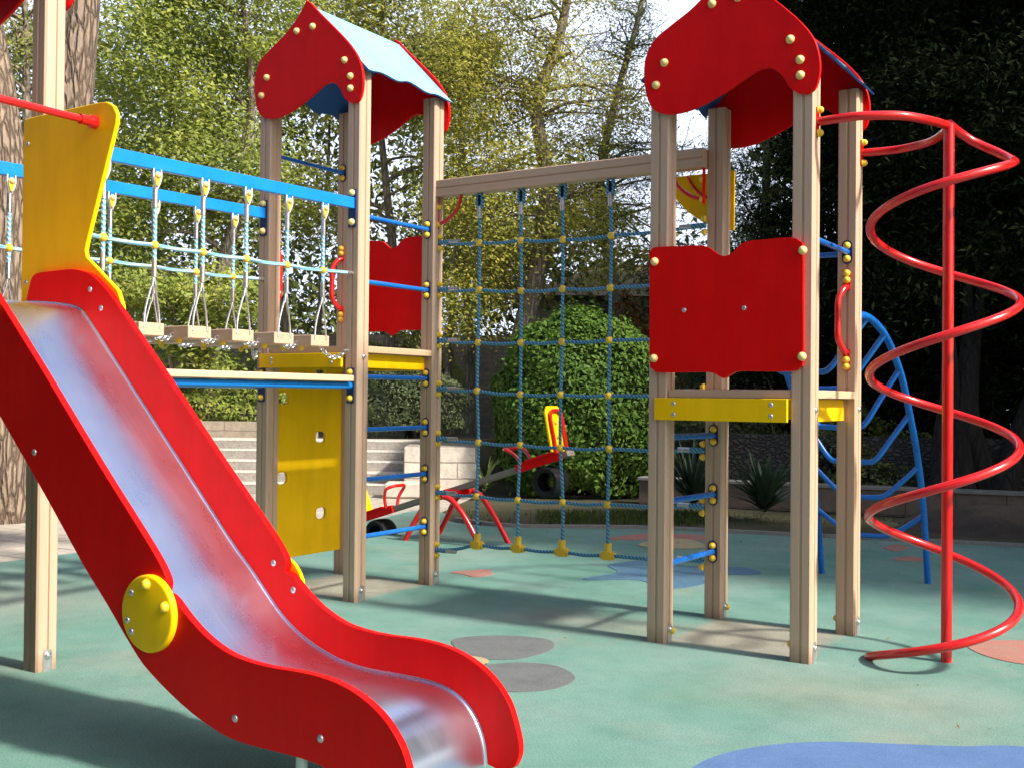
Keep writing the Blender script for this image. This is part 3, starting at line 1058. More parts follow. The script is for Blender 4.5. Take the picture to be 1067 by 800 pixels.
cw = obj('climbing_wall', cwm, 'yellow_board', tl)
for q in rims:
    obj('hole_rim', MB().tube([(x_in + .001, a, b) for a, b in q], .005, 6, closed=True), 'yellow_board', cw, smooth=True)

# right tower
RX, RY = 3.296, .095
tr = thing('play_tower', 'onion-roofed wooden play tower with a big red panel, beside the red spiral', 'play tower', (RX, RY, 0), 'onion-roofed play towers')
rp_ = {}
for k, (sx, sy) in dict(fl=(-1, -1), bl=(-1, 1), fr=(1, -1), br=(1, 1)).items():
    rp_[k] = post(tr, RX + sx * A2, RY + sy * A2, 3.49)
side_bolts(rp_['fr'], RX + A2, RY - A2, 1.44)
side_bolts(rp_['br'], RX + A2, RY + A2, 1.44)
roof(tr, RX, RY, -.378)
platform(tr, RX, RY, 1.555, .135, 0)
wave_panel(tr, RX, RY - A2 - PW - .028, RY - A2 - PW - .003, 0, -1)
for z in (1.252, .85, .46):
    rung(tr, (RX - A2, RY - A2 + PW - .01, z + .004), (RX - A2, RY + A2 - PW + .012, z - .004), .020, [((RX - A2, RY + A2 - PW, z - .004), (0, -1, 0))])
rung(tr, (RX + A2, RY - A2 + PW - .01, 2.445), (RX + A2, RY + A2 - PW + .012, 2.443), .018, [((RX + A2, RY + A2 - PW, 2.443), (0, -1, 0))])
rung(tr, (RX - A2 + PW - .01, RY + A2, 2.44), (RX + A2 - PW + .01, RY + A2, 2.44), .018)
handle(tr, RX + A2, RY + A2 - PW, 1.80, 2.22, -1)
handle(tr, RX + A2, RY - A2 + PW, 1.80, 2.22, 1)
for k, zz in (('fl', .07), ('bl', .075)):
    sx, sy = dict(fl=(-1, -1), bl=(-1, 1))[k]
    cap(rp_[k], (RX + sx * A2 + PW, RY + sy * A2 + .02, zz), (1, 0, 0))
for k in ('fr', 'br'):
    sx, sy = dict(fr=(1, -1), br=(1, 1))[k]
    cap(rp_[k], (RX + sx * A2 - PW, RY + sy * A2 + .0, .09), (-1, 0, 0))

# slide tower (mostly outside the frame at the left)
CX, CY = -.067, -3.392
tc_ = thing('play_tower', 'wooden play tower carrying the steel slide, cut by the left frame edge', 'play tower', (CX, CY, 0), 'onion-roofed play towers')
for sx, sy in ((-1, -1), (1, -1), (-1, 1), (1, 1)):
    post(tc_, CX + sx * A2, CY + sy * A2, 3.87)
roof(tc_, CX, CY, -.02)
platform(tc_, CX, CY, 1.86, .105, 0)

# ------------------------------------------------------------------ slide
VN, VF = -3.74, -3.10        # outer face of near side, inner face of far side
sl = thing('slide', 'red-sided stainless steel slide running down to the rubber ground', 'slide', (2.0, -3.4, 0))
TOP = [(.455, 1.985), (.48, 2.06), (.525, 2.115), (.70, 2.124), (.84, 2.124), (.94, 2.105), (1.0, 2.083), (1.08, 2.03), (1.17, 1.957), (1.45, 1.688), (1.60, 1.542), (1.945, 1.20), (2.2, .957), (2.29, .868),
       (2.335, .815), (2.357, .775), (2.352, .74), (2.352, .732), (2.375, .728), (2.41, .708), (2.467, .662), (2.56, .603), (2.67, .557), (2.77, .537), (2.9, .529), (3.03, .532), (3.12, .531), (3.21, .522), (3.3, .50),
       (3.385, .462), (3.45, .415), (3.505, .35), (3.535, .28), (3.555, .21), (3.555, .16), (3.535, .115)]
BOT = [(3.48, .09), (3.38, .115), (3.28, .175), (3.2, .215), (3.1, .232), (2.98, .235), (2.76, .237), (2.62, .262), (2.45, .322), (2.26, .42), (2.16, .497), (2.0, .652), (1.84, .80), (1.6, 1.047), (1.235, 1.405), (.9, 1.73), (.62, 1.80), (.455, 1.81)]
side = [(v.x, v.y) for v in crom([Vector((a, b, 0)) for a, b in TOP], 3)] + [(v.x, v.y) for v in crom([Vector((a, b, 0)) for a, b in BOT], 3)]
n1 = obj('side_panel', MB().prism(side, XZ, VN, VN + .032, 1), 'red_board', sl, bev=.010, segs=3)
f1 = obj('side_panel', MB().prism(side, XZ, VF, VF + .032, 1), 'red_board', sl, bev=.010, segs=3)
for px_, py_ in ((245, 748), (334, 769), (36, 471)):
    w = onv(px_, py_, VN)
    screw(n1, (w.x, VN, w.z), (0, -1, 0))
for px_, py_ in ((94, 301.5), (105.5, 321), (285, 586), (305.5, 614)):
    w = onv(px_, py_, VF)
    screw(f1, (w.x, VF, w.z), (0, -1, 0))
CH = [(.455, 1.978), (.62, 1.968), (.78, 1.952), (.90, 1.928), (.99, 1.862), (1.336, 1.523), (1.70, 1.163), (2.013, .852), (2.164, .717), (2.269, .615), (2.342, .55), (2.422, .496), (2.528, .446), (2.642, .410), (2.752, .391),
      (2.85, .385), (2.984, .386), (3.115, .384), (3.211, .372), (3.282, .346), (3.340, .304), (3.381, .246), (3.405, .184), (3.417, .10)]
cpts = crom([Vector((a, 0, b)) for a, b in CH], 5)
tl_ = []
for i in range(len(cpts)):
    t = (cpts[min(i + 1, len(cpts) - 1)] - cpts[max(i - 1, 0)]).normalized()
    tl_.append(Vector((-t.z, 0, t.x)))          # upward normal
W0, W1 = VN + .0335, VF - .0015
sect = []
RB, DEP = .012, .010
for k in range(9):          # rounded near corner
    an = math.pi / 2 * k / 8
    sect.append((W0 + RB * (1 - math.cos(an)), DEP * math.sin(an)))
for k in range(1, 8):
    t = k / 8
    sect.append((W0 + RB + (W1 - W0 - 2 * RB) * t, DEP))
for k in range(9):
    an = math.pi / 2 * (1 - k / 8)
    sect.append((W1 - RB * (1 - math.cos(an)), DEP * math.sin(an)))
mb = MB()
ns = len(sect)
for layer in (0, .004):
    for i, p in enumerate(cpts):
        for (vv, dd) in sect:
            q = p - tl_[i] * (dd + layer)
            mb.v.append((q.x, vv, q.z))
nc = len(cpts)
off = nc * ns
for i in range(nc - 1):
    for k in range(ns - 1):
        a = i * ns + k
        mb.f.append((a, a + ns, a + ns + 1, a + 1))
        mb.f.append((off + a, off + a + 1, off + a + ns + 1, off + a + ns))
for k in range(ns - 1):
    mb.f.append((k, k + 1, off + k + 1, off + k))
    e_ = (nc - 1) * ns
    mb.f.append((e_ + k + 1, e_ + k, off + e_ + k, off + e_ + k + 1))
for i in range(nc - 1):
    a = i * ns
    mb.f.append((a, off + a, off + a + ns, a + ns))
    a = i * ns + ns - 1
    mb.f.append((a, a + ns, off + a + ns, off + a))
obj('chute', mb, 'steel', sl, smooth=True, ang=60)
for yd, s, par in ((VN - .001, -1, n1), (VF + .033, 1, f1)):
    mb = MB()
    prof = [(.150, 0), (.150, .018), (.146, .024), (.138, .026)]
    mb.lathe([(r_, h_) for r_, h_ in prof], (2.272, yd, .648), (0, s, 0), 48)
    dk = obj('round_cover', mb, 'yellow_board', sl, smooth=True, ang=50)
    for a in (90, 20):
        c_ = Vector((2.272 + .115 * math.cos(R(a)), yd + s * .026, .648 + .115 * math.sin(R(a))))
        cap(dk, c_, (0, s, 0)).scale = (.95, .95, .7)
    for a in (140, 198, 222):
        screw(dk, (2.272 + .115 * math.cos(R(a)), yd + s * .026, .648 + .115 * math.sin(R(a))), (0, s, 0))
# yellow entrance guards and the red bar between them
GP = [(.355, 1.86), (.355, 2.94), (.362, 2.956), (.42, 2.960), (.98, 2.962), (1.05, 2.957), (1.10, 2.93), (1.128, 2.885), (1.125, 2.84), (.905, 2.26), (.893, 2.22), (.905, 2.185), (1.155, 2.005), (1.19, 1.93), (1.2, 1.86)]
for y0, s in ((VF + .033, 1), (VN - .027, -1)):
    gp = obj('entrance_guard', MB().prism(GP, XZ, y0, y0 + .026, 1), 'yellow_board', sl, bev=.006, segs=3)
    for a, b in ((.40, 2.82), (.40, 2.08)):
        screw(gp, (a, y0 - .001, b), (0, -1, 0))
gb_ = obj('entrance_bar', MB().tube([(.965, VF + .033, 2.862), (.965, VN - .001, 2.862)], .019, 14), 'red_tube', sl, smooth=True)
for yy, s in ((VF + .033, -1), (VN - .001, 1)):
    obj('bar_end', MB().lathe([(.034, 0), (.034, .03), (.026, .04), (.026, .09)], (.965, yy, 2.862), (0, s, 0), 18), 'red_tube', gb_, smooth=True)
for yy in (VN + .05, VF - .05):
    obj('foot', MB().tube([(3.02, yy, -.02), (3.02, yy, .30)], .022, 12), 'galv', sl, smooth=True)
obj('foot_bar', MB().tube([(3.02, VN + .03, .255), (3.02, VF - .03, .255)], .016, 10), 'galv', sl, smooth=True)

# ------------------------------------------------------------------ suspension bridge
sb = thing('suspension_bridge', 'hanging bridge of wooden planks on blue ropes under two blue rails', 'bridge', (0, -1.7, 0))
RZ = lambda v: 2.912 + (v + .5) * .016      # top of the rails
HV = [-2.63, -2.273, -1.908, -1.548, -1.178, -.823]
y_a, y_b = CY + A2 + PW, LY - A2 - PW
for sx in (1, -1):
    xr = sx * A2
    mb = MB()
    za, zb = RZ(y_a) + .012, RZ(y_b) + .02
    hh, hw = .082, .022
    mb.add([(xr - hw, y_a, za - hh), (xr + hw, y_a, za - hh), (xr + hw, y_a, za), (xr - hw, y_a, za), (xr - hw, y_b, zb - hh), (xr + hw, y_b, zb - hh), (xr + hw, y_b, zb), (xr - hw, y_b, zb)],
           [(0, 1, 2, 3), (7, 6, 5, 4), (0, 4, 5, 1), (1, 5, 6, 2), (2, 6, 7, 3), (3, 7, 4, 0)])
    rl = obj('rail', mb, 'blue_paint', sb, bev=.006)
    pl = obj('rail_plate', MB().box((xr - .036, y_b - .009, zb - .215), (xr + .036, y_b - .0005, zb + .06)), 'dark_blue_plate', rl, bev=.002)
    for zz in (zb + .034, zb - .178):
        cap(rl, (xr, y_b - .009, zz), (0, -1, 0), True)
    zr = 2.372
    pts = [(xr, y_a, zr + .01)]
    for i, v in enumerate(HV):
        if i:
            pts.append((xr, (HV[i - 1] + v) / 2, zr - .006))
        pts.append((xr, v, zr))
    pts.append((xr, y_b, zr + .012))
    obj('side_rope', MB().tube(crom(pts, 4), .0125, 8), 'rope_light', sb, smooth=True)
    obj('rope_ferrule', MB().tube([(xr, y_b - .06, zr + .010), (xr, y_b, zr + .012)], .015, 10), 'silver', sb, smooth=True)
    for i, v in enumerate(HV):
        zt = RZ(v) - .082 + .014
        rp = obj('hanger_rope', MB().tube([(xr, v, zt - .16), (xr, v, zr), (xr, v, 2.20)], .0125, 8), 'rope_light', sb, smooth=True)
        # bracket on the rail, forked clamp with yellow insert
        obj('bracket', MB().box((xr - .020, v - .014, zt - .045), (xr + .020, v + .014, zt + .004)), 'blue_paint', rp, bev=.002)
        mb = MB()
        for s in (-1, 1):
            mb.tube(crom([(xr + .016, v + s * .026, zt + .005), (xr + .016, v + s * .027, zt - .045), (xr + .010, v + s * .013, zt - .095), (xr, v, zt - .13)], 4), [.009] * 13, 8)
        mb.tube([(xr, v, zt - .105), (xr, v, zt - .22)], .0165, 10)
        obj('clamp', mb, 'silver', rp, smooth=True)
        mb = MB().prism([(v - .017, zt - .03), (v + .017, zt - .03), (v + .017, zt - .055), (v + .006, zt - .095), (v - .006, zt - .095), (v - .017, zt - .055)], YZ, xr - .010, xr + .022, 0)
        obj('clamp_insert', mb, 'yellow_plastic', rp, bev=.003)
        hardware(CAP_C, 'bolt_cap', rp, (xr + .022, v, zt - .030), (1, 0, 0)).scale = (.75, .75, .5)
        obj('knot', MB().ball((xr, v, zr), .026, 14, 10), 'yellow_plastic', rp, smooth=True)
        obj('ferrule', MB().tube([(xr, v, 2.285), (xr, v, 2.185)], .0165, 10), 'silver', rp, smooth=True)
        mb = MB()
        for s in (-1, 1):
            mb.tube(crom([(xr, v, 2.165), (xr - .008, v + s * .018, 2.11), (xr - .015, v + s * .048, 1.99), (xr - .015, v + s * .058, 1.885)], 4), .0065, 8)
        mb.tube(crom([(xr - .0, v - .012, 2.13), (xr, v, 2.192), (xr, v + .012, 2.13)], 4), .006, 8)
        obj('wire_loop', mb, 'silver', rp, smooth=True)


def chain(root, a, b_, sag, n=9):
    mb = MB()
    a, b_ = Vector(a), Vector(b_)
    P_ = [a.lerp(b_, t) + Vector((0, 0, -sag * 4 * t * (1 - t))) for t in [(i + .5) / n for i in range(n)]]
    for i, c_ in enumerate(P_):
        t = ((P_[min(i + 1, n - 1)]) - P_[max(i - 1, 0)]).normalized()
        up = Vector((1, 0, 0)) if i % 2 else t.cross(Vector((1, 0, 0))).normalized()
        L_ = (b_ - a).length / n * .80
        q = [c_ + t * (L_ * math.cos(2 * math.pi * k / 12)) + up * (.013 * math.sin(2 * math.pi * k / 12)) for k in range(12)]
        mb.tube(q, .0042, 6, closed=True)
    return obj('chain', mb, 'silver', root, smooth=True)


for i, v in enumerate(HV):
    pk = obj('bridge_plank', MB().box((-.50, v - .092, 1.838 + .012 * (i == 0)), (.435, v + .092, 1.915)), 'wood_x', sb, bev=.006)
    for x in (.30, .12, -.30):
        cap(pk, (x, v - .05, 1.838), (0, 0, -1))
    for x in (.30, -.34):
        if i:
            chain(sb, (x, HV[i - 1] + .092, 1.865), (x, v - .092, 1.865), .035)
for x, xe in ((.33, .45), (-.34, -.45)):
    chain(sb, (x, HV[-1] + .092, 1.865), (xe - .04, y_b - .02, 1.82), .07, 11)
    obj('eye_bolt', MB().tube([(xe - .03, y_b - .05, 1.82), (xe - .03, y_b, 1.82)], .012, 8), 'silver', sb, smooth=True)

# rail bench beneath the bridge
bn = thing('rail_bench', 'pale wooden board on a blue tube fixed beneath the hanging bridge', 'bench', (A2, -1.7, 1.5))
for sx in (1, -1):
    x = sx * A2
    obj('seat_board', MB().box((x - .075, y_a + .01, 1.596), (x + .072, y_b - .045, 1.642)), 'wood_y', bn, bev=.008)
    tb = obj('support_tube', MB().tube([(x, y_a + .01, 1.568), (x, y_b - .01, 1.568)], .026, 14), 'blue_paint', bn, smooth=True)
    obj('tube_plate', MB().box((x - .034, y_b - .008, 1.44), (x + .034, y_b - .0005, 1.695)), 'dark_blue_plate', tb, bev=.002)
    for zz in (1.665, 1.475):
        cap(tb, (x, y_b - .006, zz), (0, -1, 0))

# ------------------------------------------------------------------ climbing net
nv = .46
cn = thing('climbing_net', 'blue rope climbing net hung from a wooden beam between two towers', 'climbing net', (1.65, nv, 0))
bx0, bx1 = A2 + PW - .01, RX - A2 - PW
zz0, zz1 = 3.147, 3.147
mb = MB().box((bx0 - .05, nv - .055, 3.080), (bx1, nv + .045, 3.212))
mb2 = MB()
# beam with a shadow groove along its front
pr = [(nv - .05, 3.080), (nv + .045, 3.080), (nv + .045, 3.212), (nv - .05, 3.212), (nv - .055, 3.206), (nv - .055, 3.153), (nv - .047, 3.149), (nv - .047, 3.143), (nv - .055, 3.139), (nv - .055, 3.086)]
mb2.prism(pr, YZ, bx0, bx1, 0)
obj('top_beam', mb2, 'wood_x', cn, smooth=True, ang=25)
for s, x0 in ((1, bx0 + .002), (-1, bx1 - .002)):
    mb = MB()
    mb.tube(crom([(x0 + s * .008, nv - .02, 2.86), (x0 + s * .09, nv - .02, 2.89), (x0 + s * .19, nv - .02, 2.965), (x0 + s * .235, nv - .02, 3.078)], 6), .014, 10)
    br_ = obj('brace', mb, 'red_tube', cn, smooth=True)
    obj('brace_plate', MB().box((min(x0, x0 + s * .006), nv - .04, 2.83), (max(x0, x0 + s * .006), nv, 3.078)), 'red_board', br_)
    for z in (2.86, 3.0):
        cap(br_, (x0 + s * .006, nv - .02, z), (s, 0, 0))
VX = [.903, 1.287, 1.650, 2.050]
RL = [2.72, 2.344, 1.938, 1.556, 1.159, .732, .276]
RR = [2.686, 2.315, 1.93, 1.533, 1.143, .76, .392]
rl_ = random.Random(3)
KN = {}
for j in range(7):
    for i, x in enumerate(VX):
        t = (x - bx0) / (bx1 - bx0)
        z = RL[j] * (1 - t) + RR[j] * t - .03 * 4 * t * (1 - t) + rl_.uniform(-.008, .008)
        if j == 6:
            z = [.345, .352, .355, .362][i]
        KN[(i, j)] = Vector((x + rl_.uniform(-.008, .008) + (.02 if j > 4 and i == 2 else 0), nv + rl_.uniform(-.006, .006), z))
for j in range(7):
    pts = [Vector((bx0 + .05, nv, RL[j])), *[KN[(i, j)] for i in range(4)], Vector((bx1 - .02, nv, RR[j]))]
    full = []
    for a, b_ in zip(pts[:-1], pts[1:]):
        full += [a, a.lerp(b_, .5) + Vector((0, 0, -.010))]
    full.append(pts[-1])
    hr = obj('horizontal_rope', MB().tube(crom(full, 4), .0125, 8), 'rope_dark', cn, smooth=True)
    for s, x0, z in ((1, bx0 + .012, RL[j]), (-1, bx1, RR[j])):
        obj('rope_end', MB().tube([(x0, nv, z), (x0 + s * .10, nv, z)], .019, 10), 'rope_dark', hr, smooth=True)
        obj('ferrule', MB().tube([(x0 + s * .10, nv, z), (x0 + s * .19, nv, z)], .0175, 10), 'galv', hr, smooth=True)
        for q in (.045, -.045):
            cap(hr, (x0 - s * .001, nv, z + q), (s, 0, 0))
for i, x in enumerate(VX):
    pts = [Vector((x, nv - .005, 2.98))] + [KN[(i, j)] for j in range(7)]
    vr = obj('vertical_rope', MB().tube(crom(pts, 4), .0125, 8), 'rope_dark', cn, smooth=True)
    mb = MB().tube(crom([(x - .016, nv - .005, 2.96), (x - .024, nv - .005, 3.02), (x - .016, nv - .005, 3.078), (x + .016, nv - .005, 3.078), (x + .024, nv - .005, 3.02), (x + .016, nv - .005, 2.96)], 4), .0125, 8)
    obj('rope_eye', mb, 'rope_dark', vr, smooth=True)
    obj('thimble', MB().box((x - .014, nv - .012, 2.985), (x + .014, nv + .006, 3.065)), 'black_rubber', vr, bev=.004)
    obj('ferrule', MB().tube([(x, nv - .005, 2.975), (x, nv - .005, 2.88)], .018, 10), 'galv', vr, smooth=True)
    for j in range(6):
        mb = MB().ball(KN[(i, j)], .029, 14, 10)
        obj('knot', mb, 'yellow_plastic', cn, smooth=True)
    k = KN[(i, 6)]
    mb = MB().tube([k + Vector((0, 0, -.028)), k + Vector((0, 0, .09))], .026, 12)
    mb.tube([k + Vector((-.055, 0, 0)), k + Vector((.055, 0, 0))], .026, 12)
    mb.box(tuple(k + Vector((-.034, -.032, -.03))), tuple(k + Vector((.034, .030, .03))))
    obj('tee_joint', mb, 'yellow_plastic', cn, smooth=True)
# yellow gusset behind the beam at the right tower
gp = obj('gusset_plate', MB().prism([(2.40, 3.075), (2.93, 3.075), (2.93, 2.66), (2.82, 2.68), (2.70, 2.735), (2.58, 2.82), (2.48, 2.93)], XZ, .612, .632, 1), 'yellow_board', tr, bev=.004)
obj('trim_arc', MB().tube(crom([(2.585, .606, 3.07), (2.62, .606, 3.0), (2.70, .606, 2.92), (2.785, .606, 2.885)], 5), .010, 8), 'red_tube', gp, smooth=True)

# ------------------------------------------------------------------ red spiral climber
B0 = Vector((4.433, .109, 0))
sp = thing('spiral_climber', 'bright red spiral tube winding down around a red pole', 'climber', B0)
dl = (B0 - Vector((CAM.x, CAM.y, 0)))
dl.normalize()
rr_ = Vector((dl.y, -dl.x, 0))
obj('pole', MB().tube([B0 + Vector((0, 0, -.05)), B0 + Vector((0, 0, 3.10))], .031, 18), 'red_tube', sp, smooth=True)
ZH = [2.862, 2.50, 2.062, 1.64, 1.243, .81, .355, -.02]
pts = [B0 + Vector((0, 0, 3.10)), B0 + rr_ * .02 + dl * .05 + Vector((0, 0, 3.09)), B0 + rr_ * .12 + dl * .16 + Vector((0, 0, 3.03)), B0 + rr_ * .26 + dl * .14 + Vector((0, 0, 2.945)), ]
cc = B0 - rr_ * .026
for k in range(7 * 16 + 1):
    th = math.pi * k / 16
    s_ = k / 16
    i = min(int(s_), 6)
    # smooth z through the extremes
    z0 = ZH[max(i - 1, 0)] if i > 0 else ZH[0] * 2 - ZH[1]
    z3 = ZH[i + 2] if i + 2 < 8 else ZH[7] * 2 - ZH[6]
    t = s_ - i
    z1, z2 = ZH[i], ZH[i + 1]
    z = .5 * (2 * z1 + (z2 - z0) * t + (2 * z0 - 5 * z1 + 4 * z2 - z3) * t * t + (3 * z1 - z0 - 3 * z2 + z3) * t ** 3)
    rad = .405 if k > 8 else .365 + .04 * k / 8
    pts.append(cc + rr_ * (rad * math.cos(th)) - dl * (rad * math.sin(th)) + Vector((0, 0, z)))
obj('spiral_tube', MB().tube(crom(pts, 2), .0255, 14), 'red_tube', sp, smooth=True)
for yb, pth in ((RY - A2, [(3.826, -.36), (3.968, -.372), (4.09, -.35), (4.254, -.25), (4.368, -.06), (4.425, .10)]),
                (RY + A2, [(3.826, .575), (3.97, .59), (4.09, .57), (4.254, .47), (4.368, .28), (4.425, .118)])):
    am = obj('support_arm', MB().tube(crom([(RX + A2 + PW, pth[0][1], 3.09)] + [(a, b, 3.09) for a, b in pth], 6), .0255, 14), 'red_tube', sp, smooth=True)
    yy = pth[0][1]
    obj('arm_plate', MB().box((RX + A2 + PW + .0005, yy - .024, 3.01), (RX + A2 + PW + .006, yy + .024, 3.17)), 'red_board', am, bev=.002)
    for q in (.066, -.066):
        cap(am, (RX + A2 + PW + .006, yy, 3.09 + q), (1, 0, 0))

# ------------------------------------------------------------------ blue arch ladder
ac = thing('arch_ladder', 'blue curved tube ladder with dipped rungs behind the right tower', 'ladder', (3.3, 2.0, 0))
RAIL = [(RY + A2 + PW, 2.02), (.863, 2.065), (1.195, 2.032), (1.544, 1.924), (1.932, 1.690), (2.215, 1.395), (2.468, 1.08), (2.694, .66), (2.89, -.03)]
UL, UR = 2.868, 3.744
for u in (UL, UR):
    obj('side_rail', MB().tube(crom([(u, a, b) for a, b in RAIL], 6), .026, 14), 'blue_tube', ac, smooth=True)
for (v, zj, zb) in ((.98, 2.06, 1.69), (1.42, 1.96, 1.58), (1.875, 1.73, 1.29), (2.216, 1.395, 1.01), (2.534, .975, .71), (2.731, .57, .375)):
    P_ = crom([(UL, v, zj), (UL + .14, v, zj - (zj - zb) * .52), (UL + .255, v, zb + .025), (UL + .34, v, zb), (UR - .34, v, zb), (UR - .255, v, zb + .025), (UR - .14, v, zj - (zj - zb) * .52), (UR, v, zj)], 5)
    obj('rung', MB().tube(P_, .021, 12), 'blue_tube', ac, smooth=True)

# ------------------------------------------------------------------ seesaw
SV = 2.70
ss = thing('seesaw', 'grey plank seesaw with yellow seat backs on a red arched frame', 'seesaw', (-.9, SV, 0))
fr = MB()
fr.tube(crom([(-1.354, 2.409, -.02), (-1.24, 2.42, .18), (-1.12, 2.44, .36), (-1.0, 2.45, .455), (-.90, 2.455, .475), (-.79, 2.46, .445), (-.67, 2.47, .33), (-.56, 2.485, .17), (-.448, 2.498, -.02)], 5), .029, 12)
fr.tube(crom([(-1.385, 3.034, -.02), (-1.26, 3.02, .18), (-1.13, 2.99, .38), (-1.0, 2.97, .48), (-.89, 2.95, .505), (-.76, 2.93, .465), (-.62, 2.91, .33), (-.49, 2.895, .17), (-.354, 2.883, -.02)], 5), .029, 12)
fr.tube([(-.90, 2.42, .475), (-.89, 2.98, .500)], .032, 14)
obj('frame', fr, 'red_tube', ss, smooth=True)
fr = MB().box((-1.0, 2.60, .475), (-.80, 2.80, .535))
obj('pivot_block', fr, 'red_board', ss, bev=.01)
SL = (.90 - .205) / (.171 + 2.05)      # slope of the plank


def plk(x):
    return .562 + (x + .9) * SL


ca, sa_ = math.cos(math.atan(SL)), math.sin(math.atan(SL))


def loc_s(a, b, y):    # a along plank from the pivot, b above plank top
    return (-.9 + a * ca - b * sa_, y, .562 + a * sa_ + b * ca)


def sbox(mb, a0, a1, b0, b1, y0, y1):
    vs = [loc_s(a, b, y) for b in (b0, b1) for (a, y) in ((a0, y0), (a1, y0), (a1, y1), (a0, y1))]
    return mb.add(vs, [(3, 2, 1, 0), (4, 5, 6, 7), (0, 1, 5, 4), (1, 2, 6, 5), (2, 3, 7, 6), (3, 0, 4, 7)])


obj('plank', sbox(MB(), -1.42, 1.42, -.055, 0, SV - .075, SV + .075), 'grey_board', ss, bev=.006)
for s in (-1, 1):
    obj('seat_channel', sbox(MB(), min(s * .82, s * 1.36), max(s * .82, s * 1.36), -.07, .012, SV - .10, SV - .078), 'red_board', ss, bev=.003)
    st_ = obj('seat', sbox(MB(), min(s * .95, s * 1.28), max(s * .95, s * 1.28), .002, .03, SV - .12, SV + .12), 'red_board', ss, bev=.008)
    # back: yellow board leaning, with a red tube loop
    mb = MB()
    w_, h_ = .15, .47
    q = []
    for (yy, bb) in ((-w_, .02), (-w_, h_ - .05), (-w_ + .05, h_), (w_ - .05, h_), (w_, h_ - .05), (w_, .02)):
        q.append((SV + yy, bb))
    mb.prism(q, lambda a, b, c: loc_s(s * (1.28 + .10 * b) + c, b, a), 0, .022 * s, 0)
    bk = obj('seat_back', mb, 'yellow_board', ss, bev=.004)
    lp_ = [loc_s(s * (1.325 + .10 * b), b, SV + y) for (y, b) in ((-.11, .0), (-.11, .2), (-.11, .36), (-.07, .41), (0, .42), (.07, .41), (.11, .36), (.11, .2), (.11, .0))]
    obj('back_loop', MB().tube(crom(lp_, 4), .017, 10), 'red_tube', bk, smooth=True)
    for b in (.16, .30):
        obj('back_cap', MB().ball(loc_s(s * (1.31 + .10 * b), b, SV), .018), 'yellow_plastic', bk, smooth=True)
    hp = [loc_s(s * .90, .0, SV - .095), loc_s(s * .87, .10, SV - .12), loc_s(s * .80, .18, SV - .15), loc_s(s * .74, .20, SV - .09), loc_s(s * .73, .20, SV), loc_s(s * .74, .20, SV + .09), loc_s(s * .80, .18, SV + .15), loc_s(s * .87, .10, SV + .12), loc_s(s * .90, .0, SV + .095)]
    obj('handle', MB().tube(crom(hp, 5), .018, 10), 'red_tube', ss, smooth=True)
    # rubber tyre bumper hung under the seat
    c_ = Vector(loc_s(s * 1.12, -.235, SV))
    mb = MB()
    prof = []
    nseg = 28
    cr_ = [(.092, -.10), (.132, -.115), (.152, -.095), (.158, 0), (.152, .095), (.132, .115), (.092, .10), (.102, .085), (.130, .09), (.137, 0), (.130, -.09), (.102, -.085)]
    for k in range(nseg):
        an = 2 * math.pi * k / nseg
        for r_, h in cr_:
            mb.v.append((c_.x + r_ * math.cos(an), c_.y + h, c_.z + r_ * math.sin(an)))
    nn_ = len(cr_)
    for k in range(nseg):
        k2 = (k + 1) % nseg
        for q_ in range(nn_):
            q2 = (q_ + 1) % nn_
            mb.f.append((k * nn_ + q_, k * nn_ + q2, k2 * nn_ + q2, k2 * nn_ + q_))
    obj('bumper_tyre', mb, 'black_rubber', ss, smooth=True, ang=50)


# ------------------------------------------------------------------ vegetation
def leaf_mesh(name, pos, nrm, size, aspect, mat, origin, long_dir=None, fold=0.25):
    """one bent diamond per leaf"""
    n = len(pos)
    pos = np.asarray(pos) - np.array(origin)[None, :]
    nrm = nrm / (np.linalg.norm(nrm, axis=1, keepdims=True) + 1e-9)
    rnd = rng.normal(size=(n, 3)) if long_dir is None else long_dir
    a = rnd - nrm * (rnd * nrm).sum(1, keepdims=True)
    a /= (np.linalg.norm(a, axis=1, keepdims=True) + 1e-9)
    b = np.cross(nrm, a)
    L = size * rng.uniform(.65, 1.35, (n, 1))
    Wd = L * aspect
    v0 = pos - a * L * .5
    v1 = pos + b * Wd * .5 - a * L * .05 + nrm * L * fold * .15
    v2 = pos + a * L * .5 - nrm * L * fold * .35
    v3 = pos - b * Wd * .5 - a * L * .05 + nrm * L * fold * .15
    V = np.stack([v0, v1, v2, v3], 1).reshape(-1, 3)
    me = bpy.data.meshes.new(name)
    me.vertices.add(4 * n)
    me.vertices.foreach_set('co', V.astype(np.float32).ravel())
    me.loops.add(4 * n)
    me.loops.foreach_set('vertex_index', np.arange(4 * n, dtype=np.int32))
    me.polygons.add(n)
    me.polygons.foreach_set('loop_start', np.arange(0, 4 * n, 4, dtype=np.int32))
    me.polygons.foreach_set('loop_total', np.full(n, 4, dtype=np.int32))
    me.materials.append(M[mat])
    me.update(calc_edges=True)
    me.validate()
    return me


def leaf_obj(name, me, parent=None, loc=(0, 0, 0)):
    o = bpy.data.objects.new(name, me)
    COL.objects.link(o)
    if parent:
        o.parent = parent
        o.location = Vector(loc) - WL[parent.name]
    else:
        o.location = loc
    WL[o.name] = Vector(loc)
    return o


